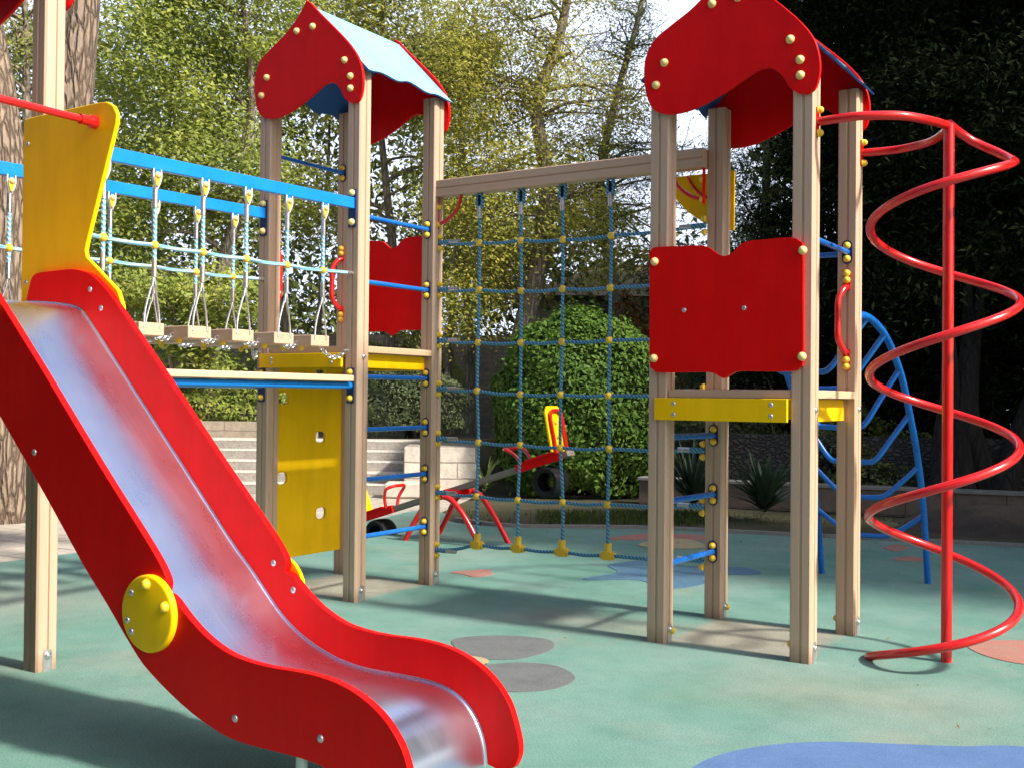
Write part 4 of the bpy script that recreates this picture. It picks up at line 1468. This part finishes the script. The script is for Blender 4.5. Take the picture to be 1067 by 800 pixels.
def tree(name, label, base, trunk, tr_r, crowns, mat, n, size, bark='bark', clumps=60, csig=.45, aspect=.45, nlimb=14, group=None, up=.5, droop=0.0, limb_r=.05):
    base = Vector(base)
    t_ = thing(name, label, 'tree', base, group)
    tp = crom([Vector(p) for p in trunk], 6)
    n_t = len(tp)
    rad = [tr_r * (1 - .75 * (i / (n_t - 1)) ** 1.1) * (1 + .5 * max(0, 1 - i / 4) ** 2) for i in range(n_t)]
    mb = MB().tube(tp, rad, 14)
    obj('trunk', mb, bark, t_, smooth=True, ang=80)
    # clump centres, then limbs that reach them
    tot = sum(c[2] for c in crowns)
    cc_ = []
    for (c, r3, w) in crowns:
        k = max(3, int(clumps * w / tot))
        d = rng.normal(size=(k, 3))
        d /= np.linalg.norm(d, axis=1, keepdims=True)
        q = np.array(c) + d * np.array(r3) * (rng.uniform(.25, 1, (k, 1)) ** .5)
        cc_.append(q)
    cc_ = np.concatenate(cc_)
    mb = MB()
    idx = rng.permutation(len(cc_))[:nlimb]
    for ii in idx:
        e = Vector(cc_[ii])
        # leave the trunk at the nearest reasonable height below the clump
        cand = [p for p in tp[n_t // 3:] if p.z < e.z + .2] or [tp[n_t // 2]]
        s0 = min(cand, key=lambda p: (p - e).length + abs(e.z - p.z) * .3)
        mid = s0.lerp(e, .5) + Vector((random.uniform(-.25, .25), random.uniform(-.25, .25), random.uniform(0, .4)))
        pth = crom([s0, s0.lerp(mid, .5) + Vector((random.uniform(-.15, .15), random.uniform(-.15, .15), .05)), mid, mid.lerp(e, .5) + Vector((random.uniform(-.2, .2), random.uniform(-.2, .2), random.uniform(-.1, .2))), e], 4)
        lr = limb_r * random.uniform(.6, 1.1)
        mb.tube(pth, [lr * (1 - .85 * i / (len(pth) - 1)) for i in range(len(pth))], 7)
        for _ in range(4):
            j = random.randint(len(pth) // 3, len(pth) - 2)
            e2 = pth[j] + Vector((random.gauss(0, .5), random.gauss(0, .5), random.gauss(.25, .4)))
            mb.tube(crom([pth[j], pth[j].lerp(e2, .5) + Vector((random.gauss(0, .1), random.gauss(0, .1), .06)), e2], 4), [lr * .35 * (1 - .8 * i / 8) for i in range(9)], 5)
    obj('branches', mb, bark, t_, smooth=True, ang=80)
    per = np.maximum(8, (rng.gamma(2.2, 1, len(cc_)))).astype(float)
    per = (per / per.sum() * n).astype(int)
    P_, N_ = [], []
    for c, k in zip(cc_, per):
        if k <= 0:
            continue
        sg = csig * rng.uniform(.6, 1.3)
        d = rng.normal(size=(k, 3)) * np.array([sg, sg, sg * .55])
        d[:, 2] -= droop * (d[:, 0] ** 2 + d[:, 1] ** 2)
        P_.append(c + d)
        nn = rng.normal(size=(k, 3)) * .8 + d / sg * .35
        nn[:, 2] = np.abs(nn[:, 2]) + up
        nn += np.array([.75, -.25, .25]) * up      # leaves turn to the light
        N_.append(nn)
    P_, N_ = np.concatenate(P_), np.concatenate(N_)
    leaf_obj('crown', leaf_mesh('crown', P_, N_, size, aspect, mat, base), t_, base)
    return t_


def lat_of(x, D):
    return (x - 533.5) * D / FPX


def ce(x, y, D, rx, ry, rz_m, w):
    """crown ellipsoid centred at photo pixel (x, y): radii px, px, depth metres"""
    c = at(x, y, D)
    return (tuple(c), (rx * D / FPX, rz_m, ry * D / FPX), w)


TG = 'leafy trees behind the playground'
TZ = .745      # terrace level


def ppath(D, *q):
    return [at(x, y, D) for x, y in q]


def base_at(x, D, z):
    p = at(x, 400, D)
    return Vector((p.x, p.y, z))


# tree behind the bridge
D = 20.5
b0 = base_at(215, D, TZ)
tree('broadleaf_tree', 'broad green-leaved tree rising behind the blue bridge rails', b0, [b0] + ppath(D, (218, 380), (232, 280), (255, 190), (262, 90), (250, -20)), .17,
     [ce(170, 70, D, 85, 90, 1.6, 3), ce(250, 10, D, 95, 80, 1.6, 3), ce(130, 200, D, 60, 70, 1.3, 2), ce(225, 170, D, 80, 70, 1.4, 2.6), ce(200, -90, D, 110, 70, 1.6, 1.5), ce(150, 285, D, 60, 40, 1.0, .7)],
     'leaf_green', 56000, .10, clumps=200, csig=.42, group=TG, nlimb=30)
# tree behind left tower
D = 22.5
b0 = base_at(400, D, TZ)
tree('broadleaf_tree', 'olive-leaved tree with pale bare stems seen through the left tower', b0, [b0] + ppath(D, (404, 380), (410, 280), (402, 190), (395, 100), (400, 0)), .14,
     [ce(330, 60, D, 70, 80, 1.5, 2.4), ce(420, 50, D, 80, 75, 1.5, 2.8), ce(480, 120, D, 60, 80, 1.4, 2.0), ce(330, 210, D, 55, 50, 1.2, 1.0), ce(400, -50, D, 130, 60, 1.6, 1.5), ce(470, 240, D, 40, 60, 1.1, 1.0)],
     'leaf_olive', 50000, .098, clumps=180, csig=.42, group=TG, nlimb=26)
# yellowish tree behind the net
D = 20.0
b0 = base_at(522, D, 0.0)
tree('broadleaf_tree', 'yellow-green tree with a leaning dark trunk behind the climbing net', b0, [b0] + ppath(D, (524, 440), (545, 345), (562, 270), (570, 190), (560, 110), (585, 30), (600, -60)), .24,
     [ce(520, 70, D, 70, 70, 1.5, 2.2), ce(490, 200, D, 50, 80, 1.2, 2.0), ce(560, 210, D, 60, 60, 1.3, 1.3), ce(560, -30, D, 100, 60, 1.5, 1.6), ce(480, 320, D, 45, 40, 1.0, 1.1), ce(610, 110, D, 55, 60, 1.3, 1.3), ce(620, 250, D, 55, 45, 1.2, .8), ce(520, 275, D, 50, 40, 1.0, .9)],
     'leaf_yellow', 56000, .072, clumps=230, csig=.36, group=TG, nlimb=50, limb_r=.045)
# sparse tree in front of the open sky
D = 23.0
b0 = base_at(660, D, 0.0)
tree('broadleaf_tree', 'thin bare-branched tree with scattered leaves against the bright sky', b0, [b0] + ppath(D, (655, 400), (640, 300), (625, 200), (640, 110), (665, 20), (680, -60)), .15,
     [ce(650, 70, D, 60, 70, 1.5, 1.6), ce(640, 180, D, 60, 55, 1.4, 1.5), ce(735, 180, D, 50, 90, 1.4, 1.0), ce(620, 240, D, 60, 40, 1.2, 1.2), ce(720, 300, D, 60, 40, 1.2, .8)],
     'leaf_pine', 19000, .082, clumps=170, csig=.32, group=TG, nlimb=100, aspect=.32, limb_r=.028)
# low branches hanging under the bridge
D = 19.4
b0 = base_at(178, D, TZ)
tree('young_tree', 'young bright-leaved tree growing under the planks of the bridge', b0, [b0] + ppath(D, (180, 400), (176, 350), (190, 300)), .05,
     [ce(175, 330, D, 50, 40, .7, 2), ce(235, 310, D, 40, 30, .6, 1.5), ce(205, 370, D, 40, 25, .6, 1), ce(120, 320, D, 40, 40, .7, 1)],
     'leaf_green', 9000, .11, clumps=44, csig=.24, nlimb=10, limb_r=.02)
# pine between right tower posts
D = 24.0
b0 = base_at(800, D, 0.0)
tree('pine_tree', 'soft green pine glimpsed between the posts of the right tower', b0, [b0] + ppath(D, (800, 400), (798, 250), (800, 120), (805, 20)), .16,
     [ce(800, 200, D, 45, 70, 1.3, 2), ce(780, 260, D, 40, 40, 1.2, 1), ce(830, 130, D, 50, 60, 1.2, 1.4), ce(700, 380, D, 50, 30, 1.2, .8)],
     'leaf_pine', 16000, .13, clumps=100, csig=.34, nlimb=30, aspect=.18, up=.2, droop=.25)

# dark evergreens on the right
DG = 'dark evergreens at the right'
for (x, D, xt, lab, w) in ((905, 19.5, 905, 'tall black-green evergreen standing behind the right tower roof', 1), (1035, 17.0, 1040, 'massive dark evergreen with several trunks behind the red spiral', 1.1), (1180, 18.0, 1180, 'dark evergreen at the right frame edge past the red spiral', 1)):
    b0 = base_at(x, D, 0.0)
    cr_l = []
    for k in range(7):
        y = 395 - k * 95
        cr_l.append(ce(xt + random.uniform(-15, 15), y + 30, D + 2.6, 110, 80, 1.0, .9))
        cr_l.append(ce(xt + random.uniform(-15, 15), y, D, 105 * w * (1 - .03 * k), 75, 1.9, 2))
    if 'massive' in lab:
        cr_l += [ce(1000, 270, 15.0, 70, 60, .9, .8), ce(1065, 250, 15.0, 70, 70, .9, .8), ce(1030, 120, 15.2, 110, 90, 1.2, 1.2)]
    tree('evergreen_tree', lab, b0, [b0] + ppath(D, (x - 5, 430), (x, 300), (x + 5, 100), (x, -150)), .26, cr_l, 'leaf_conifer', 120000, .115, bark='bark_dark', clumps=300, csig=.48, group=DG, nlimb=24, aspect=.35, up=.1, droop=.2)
# the extra stems of the big evergreen
root_big = [o for o in bpy.data.objects if o.get('label', '').startswith('massive dark')][0]
D = 14.2
for q in (((1002, 548), (1000, 480), (1004, 420), (1010, 350), (1008, 300)), ((1030, 548), (1024, 500), (1010, 440), (1012, 390), (1022, 300)), ((1032, 548), (1048, 500), (1062, 455), (1080, 400), (1100, 310)), ((986, 550), (984, 470), (990, 400), (985, 300))):
    P_ = crom([at(x, y, D + random.uniform(0, .4)) for x, y in q], 6)
    P_[0].z = -.05
    obj('trunk', MB().tube(P_, [.21 * (1 - .9 * i / len(P_)) ** .7 * (1 + .5 * max(0, 1 - i / 4)) for i in range(len(P_))], 12), 'bark_dark', root_big, smooth=True, ang=80)

# big tree with furrowed bark at the left
D = 12.6
b0 = gnd(0, 541)
b0.z = 0
bt = thing('forked_tree', 'big furrowed-bark tree forking behind the yellow slide guard', 'tree', b0)
P_ = crom([b0 + Vector((0, 0, -.05))] + ppath(D, (-8, 470), (-10, 400), (-6, 330)), 6)
mb = MB().tube(P_, [.40 * (1 + .28 * max(0, 1 - i / 7) ** 2) for i in range(len(P_))], 40)
obj('trunk', mb, 'bark_big', bt, smooth=True, ang=80)
P_ = crom(ppath(D, (-8, 360), (-6, 300), (-2, 200), (-10, 110), (-24, 20), (-40, -80), (-50, -200)), 8)
obj('trunk', MB().tube(P_, [.40 - .17 * min(1, i / 40) for i in range(len(P_))], 40), 'bark_big', bt, smooth=True, ang=80)
P_ = crom(ppath(D + .2, (10, 400), (34, 330), (60, 220), (74, 110), (84, 0), (98, -120), (110, -250)), 8)
obj('trunk', MB().tube(P_, [.30 - .10 * min(1, i / 40) for i in range(len(P_))], 36), 'bark_big', bt, smooth=True, ang=80)
cw_ = []
for (x, y, rx) in ((60, -260, 150), (-80, -240, 150), (150, -330, 130)):
    c_, r3, w = ce(x, y, D, rx, 60, 1.8, 1)
    cw_.append((c_, r3))
q = []
for c_, r3 in cw_:
    d = rng.normal(size=(30, 3))
    d /= np.linalg.norm(d, axis=1, keepdims=True)
    for c2 in np.array(c_) + d * np.array(r3):
        q.append(c2 + rng.normal(size=(90, 3)) * .3)
q = np.concatenate(q)
nn = rng.normal(size=q.shape)
nn[:, 2] = np.abs(nn[:, 2]) + .4
leaf_obj('crown', leaf_mesh('crown', q, nn, .1, .45, 'leaf_green', b0), bt, b0)
# thin pale trunk beside it
D = 19
b0 = base_at(30, D, 0)
tree('slender_tree', 'slender pale-barked tree between the two big trunks at the left', b0, [b0] + ppath(D, (30, 380), (29, 200), (27, 60), (24, -60)), .14,
     [ce(20, 60, D, 40, 70, 1.0, 2), ce(60, 40, D, 40, 60, 1, 1.4), ce(40, -60, D, 80, 60, 1.3, 1.5), ce(45, 300, D, 40, 60, 1.0, 1.4)], 'leaf_olive', 4500, .085, clumps=44, csig=.3, nlimb=14)


def bush(name, label, lat, D, z0, rx, ry, rz, mat, n, size, zc=.5, group=None, aspect=.5, lump=.07, box=2.0):
    p = WD(lat, D, z0)
    t_ = thing(name, label, 'bush', p, group)
    d = rng.normal(size=(n, 3))
    d /= np.linalg.norm(d, axis=1, keepdims=True)
    d[:, 2] = np.where(d[:, 2] < -.75, -d[:, 2], d[:, 2])
    lum = 1 + lump * np.sin(d[:, 0] * 5 + 1.3) * np.cos(d[:, 1] * 4 - .7) + lump * .7 * np.sin(d[:, 2] * 9 + d[:, 0] * 7)
    lum = lum / (np.abs(d) ** box).sum(1) ** (1 / box)
    rr = (1 - np.abs(rng.normal(0, .07, n))) * lum
    loc_ = d * rr[:, None] * np.array([rx, ry, rz])
    ex = rng.uniform(size=n) < .03
    loc_[ex] *= rng.uniform(1.02, 1.11, (ex.sum(), 1))
    ang = math.atan2(RH.y, RH.x)
    c_, s_ = math.cos(ang), math.sin(ang)
    rot = np.array([[c_, -s_, 0], [s_, c_, 0], [0, 0, 1]])
    ctr = np.array(p) + np.array([0, 0, rz * zc * 2 * .5 + rz * .0])
    P_ = loc_ @ rot.T + ctr
    keep = P_[:, 2] > z0 + .02
    nrm = (d @ rot.T) * 1.0 + rng.normal(size=(n, 3)) * .55
    nrm[:, 2] += .25
    P_, nrm = P_[keep], nrm[keep]
    leaf_obj('foliage', leaf_mesh('foliage', P_, nrm, size, aspect, mat, p), t_, p)
    # woody stems inside
    mb = MB()
    for _ in range(14):
        e = Vector(P_[random.randrange(len(P_))])
        s0 = p + Vector((random.uniform(-.15, .15), random.uniform(-.15, .15), 0))
        e = s0.lerp(e, .9)
        mb.tube(crom([s0, s0.lerp(e, .5) + Vector((0, 0, .15)), e], 4), [.022 * (1 - .7 * i / 8) for i in range(9)], 6)
    obj('stems', mb, 'bark_dark', t_, smooth=True, ang=80)
    return t_


bush('round_bush', 'big clipped round hedge bush behind the seesaw', lat_of(606, 17.0), 17.0, 0, 1.36, 1.15, 1.56, 'leaf_hedge', 40000, .085, .82, lump=.05, box=2.4)
bush('leafy_bush', 'pale leafy bush above the white stair wall', lat_of(432, 19.6), 19.6, TZ, .98, .7, .72, 'leaf_grey', 8000, .075, .85, aspect=.35, lump=.14)
bush('leafy_bush', 'dark leafy bush on the retaining wall under the bridge bench', lat_of(225, 20.2), 20.2, TZ, 1.9, .7, .62, 'leaf_green', 9000, .08, .7, lump=.14)
bush('rust_bush', 'rust-orange shrub showing above the round hedge bush', lat_of(655, 22), 22, 0, 1.0, .8, 1.75, 'leaf_rust', 3500, .09, .9, lump=.16)
bush('leafy_bush', 'tall dark shrub filling the gap behind the ropes of the hanging bridge', lat_of(150, 23.5), 23.5, TZ, 2.6, .8, 1.9, 'leaf_green', 12000, .10, .8, lump=.2)
bush('leafy_bush', 'shrub in front of the grey stone wall between the posts of the left tower', lat_of(318, 25.5), 25.5, TZ, 1.0, .7, .95, 'leaf_olive', 5000, .10, .8, lump=.22)
bush('leafy_bush', 'mid green shrub behind the rungs of the left tower', lat_of(420, 24.5), 24.5, TZ, 1.3, .8, 1.2, 'leaf_olive', 7000, .10, .8, lump=.2)
bush('dark_bush', 'small dark shrub at the foot of the rubble wall', lat_of(890, 16.6), 16.6, 0, .8, .4, .75, 'leaf_green', 3500, .07, .9, lump=.18)
bush('dark_bush', 'dark shrub behind the big spiky plant', lat_of(745, 18.2), 18.2, 0, 1.0, .6, .85, 'leaf_wood', 4000, .08, .8, lump=.18)


def spiky(label, px, py, n, L, mat, wid=.035):
    b0 = gnd(px, py)
    P_ = Vector((b0.x, b0.y, 0))
    mb = MB()
    for i in range(n):
        az = random.uniform(0, 2 * math.pi)
        el = R(random.triangular(8, 88, 55))
        l_ = L * random.uniform(.7, 1.1)
        d = Vector((math.cos(az) * math.cos(el), math.sin(az) * math.cos(el), math.sin(el)))
        sd = Vector((-math.sin(az), math.cos(az), 0))
        s0 = P_ + Vector((0, 0, .12 + random.uniform(0, .16)))
        pr_ = []
        for k in range(5):
            t = k / 4
            c_ = s0 + d * l_ * t + Vector((0, 0, -.22 * l_ * t * t * math.cos(el)))
            c_.z = max(c_.z, .02)
            w_ = wid * (1 - t ** 1.6) * (.6 + .4 * min(1, t * 4)) + .001
            pr_ += [c_ - sd * w_, c_ + sd * w_]
        mb.add(pr_, [(2 * k, 2 * k + 1, 2 * k + 3, 2 * k + 2) for k in range(4)])
    o = obj('spiky_plant', mb, mat, None, P_)
    return tag(o, label, 'plant')


bush('dark_bush', 'low dark shrub in the soil bed just right of the big spiky plant', lat_of(905, 14.9), 14.9, 0, .55, .3, .42, 'leaf_wood', 2200, .06, .8, lump=.25)
bush('dark_bush', 'trailing dark shrub over the garden wall behind the red spiral', lat_of(1010, 15.6), 15.6, .2, 1.1, .3, .5, 'leaf_wood', 3000, .07, .8, lump=.3)
bush('leafy_bush', 'yellow-green sprawling shrub on top of the garden wall beside the blue ladder', lat_of(868, 15.6), 15.6, .3, .38, .25, .45, 'leaf_grey', 900, .06, .8, lump=.25)
spiky('big dark spiky rosette plant in the soil bed behind the right tower', 797, 543, 130, .72, 'blade')
spiky('spiky blue-green plant half hidden by the back post of the right tower', 722, 536, 90, .85, 'blade')
spiky('pale strappy plant beside the white stair wall', 505, 520, 26, .5, 'blade_pale', .02)
spiky('pale weed growing at the foot of the rubble wall', 865, 520, 30, .5, 'blade_pale', .02)

# dark trees at the back of the terrace: a wood that reads as one mass
cl = []
for _ in range(900):
    x = random.uniform(-90, 860)
    D = random.uniform(29, 34)
    y = random.uniform(40, 420) if x < 480 else (random.uniform(170, 420) if x < 600 else random.uniform(270, 420))
    cl.append(at(x, y, D))
cl = np.array([tuple(c) for c in cl])
q = np.concatenate([c + rng.normal(size=(60, 3)) * .6 for c in cl])
nn = rng.normal(size=q.shape)
nn[:, 2] = np.abs(nn[:, 2]) + .2
o = leaf_obj('woods', leaf_mesh('woods', q, nn, .24, .5, 'leaf_wood', (0, 0, 0)))
tag(o, 'dark leafy woods closing the view behind the trees', 'woods', kind='stuff')

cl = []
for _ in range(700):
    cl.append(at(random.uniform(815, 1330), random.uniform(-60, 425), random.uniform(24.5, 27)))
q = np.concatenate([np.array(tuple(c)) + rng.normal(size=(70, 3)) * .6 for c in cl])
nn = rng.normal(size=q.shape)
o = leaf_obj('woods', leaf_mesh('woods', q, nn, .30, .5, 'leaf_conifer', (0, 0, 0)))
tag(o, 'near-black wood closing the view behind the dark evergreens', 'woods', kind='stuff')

# bare grey stems standing among the trees
for i, (x, D, lean, r_) in enumerate(((468, 21.5, 6, .10), (490, 22.5, -4, .13), (437, 23.5, 8, .07), (300, 23.0, -10, .10), (330, 24.0, 6, .08), (150, 22, 12, .09))):
    b0 = base_at(x, D, TZ)
    lab = ['dark slim trunk just right of the left tower', 'thick dark trunk next to the slim one behind the net', 'pale thin trunk seen above the blue rungs', 'grey trunk seen between the posts of the left tower', 'thin trunk beside the red handle of the left tower', 'slim trunk behind the hanging bridge ropes'][i]
    tree('slim_tree', lab, b0, [b0] + ppath(D, (x, 380), (x + lean, 280), (x + lean * 2, 170), (x + lean * 2.5, 60)), r_, [ce(x + lean * 3, 60, D, 45, 60, 1.0, 1)], 'leaf_olive', 1500, .085, bark='bark', clumps=14, csig=.35, nlimb=8, group='slim trunks among the trees')

# shade trees outside the frame on the right, whose shadow darkens the far right
for (x, y, lab) in ((11.6, 4.75, 'broad shade tree standing right of the playground'), (11.5, 10.2, 'tall shade tree beyond the garden wall')):
    b0 = Vector((x, y, 0))
    tree('shade_tree', lab, b0, [b0, b0 + Vector((.1, 0, 1.5)), b0 + Vector((-.1, .1, 3.5)), b0 + Vector((0, 0, 6.5)), b0 + Vector((.1, 0, 9))], .25,
         [((x, y, 4.2), (2.2, 2.3, 1.5), 2), ((x - .3, y + .2, 6.4), (2.4, 2.3, 1.6), 2), ((x, y, 8.8), (2.2, 2.1, 1.6), 1.7)], 'leaf_wood', 26000, .27, clumps=150, csig=.5, nlimb=20)

for (x, y, lab) in ((7.4, 11.4, 'added dense evergreen, unseen outside the right frame edge, shading those in view'), (6.9, 15.0, 'second added dense evergreen, unseen farther back outside the right frame edge')):  # unseen evergreens, added to keep the sun off the dark ones in view
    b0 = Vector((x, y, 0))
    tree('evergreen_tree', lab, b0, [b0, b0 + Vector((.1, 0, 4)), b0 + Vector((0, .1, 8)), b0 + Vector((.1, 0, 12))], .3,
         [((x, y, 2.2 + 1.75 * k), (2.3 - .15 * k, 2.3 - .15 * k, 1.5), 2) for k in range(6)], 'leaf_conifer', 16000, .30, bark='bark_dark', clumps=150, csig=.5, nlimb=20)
for (x, y, lab) in ((10.5, -12.5, 'added big dark tree, unseen, behind the photographer to the right'), (4.0, -14.0, 'added big dark tree, unseen, straight behind the photographer'), (-3.5, -13.5, 'added big dark tree, unseen, behind the photographer to the left')):  # unseen trees, added to cut low sky light on the camera-side faces
    b0 = Vector((x, y, 0))
    tree('shade_tree', lab, b0, [b0, b0 + Vector((.1, 0, 1.5)), b0 + Vector((-.1, .1, 3.5)), b0 + Vector((0, 0, 6))], .28,
         [((x, y, 3.0), (3.2, 1.6, 2.2), 2), ((x, y, 5.4), (2.6, 1.6, 1.6), 1.5)], 'leaf_dark', 12000, .36, clumps=110, csig=.55, nlimb=14)

hg = thing('added_hedge', 'added tall clipped hedge, unseen left of the photographer, cutting light on the slide', 'hedge', (-2.0, -6.0, 0))  # unseen hedge, added to cut ambient light on the slide's outer side
q = []
n_ = 26000
a_ = rng.uniform(-6.5, 2.0, n_)
z_ = rng.uniform(.03, 4.2, n_)
d_ = np.abs(rng.normal(0, .07, n_))
q = np.stack([a_, -5.35 - d_ + .06 * np.sin(a_ * 3.1) * np.sin(z_ * 2.6), z_], 1)
k_ = n_ // 5
q = np.concatenate([q, np.stack([rng.uniform(-6.5, 2.0, k_), rng.uniform(-6.5, -5.35, k_), 4.2 - np.abs(rng.normal(0, .06, k_))], 1),
                    np.stack([2.0 - np.abs(rng.normal(0, .07, k_)), rng.uniform(-6.5, -5.35, k_), rng.uniform(.03, 4.2, k_)], 1)])
nn = rng.normal(size=q.shape) * .6 + np.array([0, .8, .4])
leaf_obj('foliage', leaf_mesh('foliage', q, nn, .15, .5, 'leaf_dark', (-2.0, -6.0, 0)), hg, (-2.0, -6.0, 0))

# grass and litter on the far soil
q = []
for _ in range(2600):
    x, y = random.uniform(560, 760), random.uniform(533, 547)
    q.append(gnd(x, y))
for _ in range(500):
    x, y = random.uniform(480, 1067), random.uniform(533, 549)
    q.append(gnd(x, y))
q = np.array([tuple(p) for p in q])
q[:, 2] = .02
nn = rng.normal(size=q.shape)
nn[:, 2] *= .25
ld = np.tile(np.array([[0, 0, 1.0]]), (len(q), 1)) + rng.normal(size=q.shape) * .25
o = leaf_obj('grass', leaf_mesh('grass', q, nn, .085, .14, 'grass', (0, 0, 0), ld))
tag(o, 'thin grass growing on the far soil bed', 'grass', kind='stuff')
q = []
for _ in range(900):
    x, y = random.uniform(470, 1067), random.uniform(528, 572)
    q.append(gnd(x, y))
for _ in range(26):
    x, y = random.uniform(30, 1067), random.uniform(575, 790)
    q.append(gnd(x, y))
q = np.array([tuple(p) for p in q])
q[:, 2] = .008
nn = rng.normal(size=q.shape) * .25
nn[:, 2] = 1
o = leaf_obj('leaf_litter', leaf_mesh('leaf_litter', q, nn, .02, .5, 'litter', (0, 0, 0)))
tag(o, 'fallen dry leaves scattered on the ground', 'leaves', kind='stuff')

# ------------------------------------------------------------------ light
EL, AZ = R(39), R(1.5)      # sun elevation, azimuth measured from +x
sun_d = bpy.data.lights.new('sun', 'SUN')
sun_d.energy = 4.8
sun_d.angle = R(4.0)
sun_d.color = (1.0, .93, .82)
sun = bpy.data.objects.new('sun', sun_d)
COL.objects.link(sun)
sv = Vector((math.cos(EL) * math.cos(AZ), math.cos(EL) * math.sin(AZ), math.sin(EL)))
sun.rotation_mode = 'QUATERNION'
sun.rotation_quaternion = sv.to_track_quat('Z', 'Y')

w = bpy.data.worlds.new('World')
scene.world = w
w.use_nodes = True
nt = w.node_tree
sky = nt.nodes.new('ShaderNodeTexSky')
sky.sky_type = 'NISHITA'
sky.sun_disc = False
sky.sun_elevation = EL
sky.sun_rotation = math.pi / 2 - AZ
sky.dust_density = 3.0
sky.air_density = 1.0
# a bright thin cloud bank over the trees, blue elsewhere
tcw = nt.nodes.new('ShaderNodeTexCoord')
dp = nt.nodes.new('ShaderNodeVectorMath')
dp.operation = 'DOT_PRODUCT'
nt.links.new(tcw.outputs['Generated'], dp.inputs[0])
dp.inputs[1].default_value = (FH.x, FH.y, -.10)
cn_ = nt.nodes.new('ShaderNodeTexNoise')
cn_.inputs['Scale'].default_value = 3.0
cn_.inputs['Detail'].default_value = 7
nt.links.new(tcw.outputs['Generated'], cn_.inputs['Vector'])
ad_ = nt.nodes.new('ShaderNodeMath')
ad_.operation = 'MULTIPLY_ADD'
nt.links.new(cn_.outputs['Fac'], ad_.inputs[0])
ad_.inputs[1].default_value = 1.1
nt.links.new(dp.outputs['Value'], ad_.inputs[2])
mr_ = nt.nodes.new('ShaderNodeMapRange')
mr_.inputs['From Min'].default_value = .95
mr_.inputs['From Max'].default_value = 1.4
nt.links.new(ad_.outputs[0], mr_.inputs['Value'])
nt.links.new(mix(nt, mr_.outputs[0], sky.outputs[0], (5.6, 6.2, 7.7)), nt.nodes['Background'].inputs['Color'])
nt.nodes['Background'].inputs['Strength'].default_value = .135

vs = scene.view_settings
vs.view_transform = 'Standard'
vs.look = 'None'
vs.exposure = 0.70
vs.gamma = 1.0
scene.cycles.max_bounces = 8
scene.cycles.diffuse_bounces = 5
scene.cycles.transparent_max_bounces = 8
scene.cycles.use_denoising = True
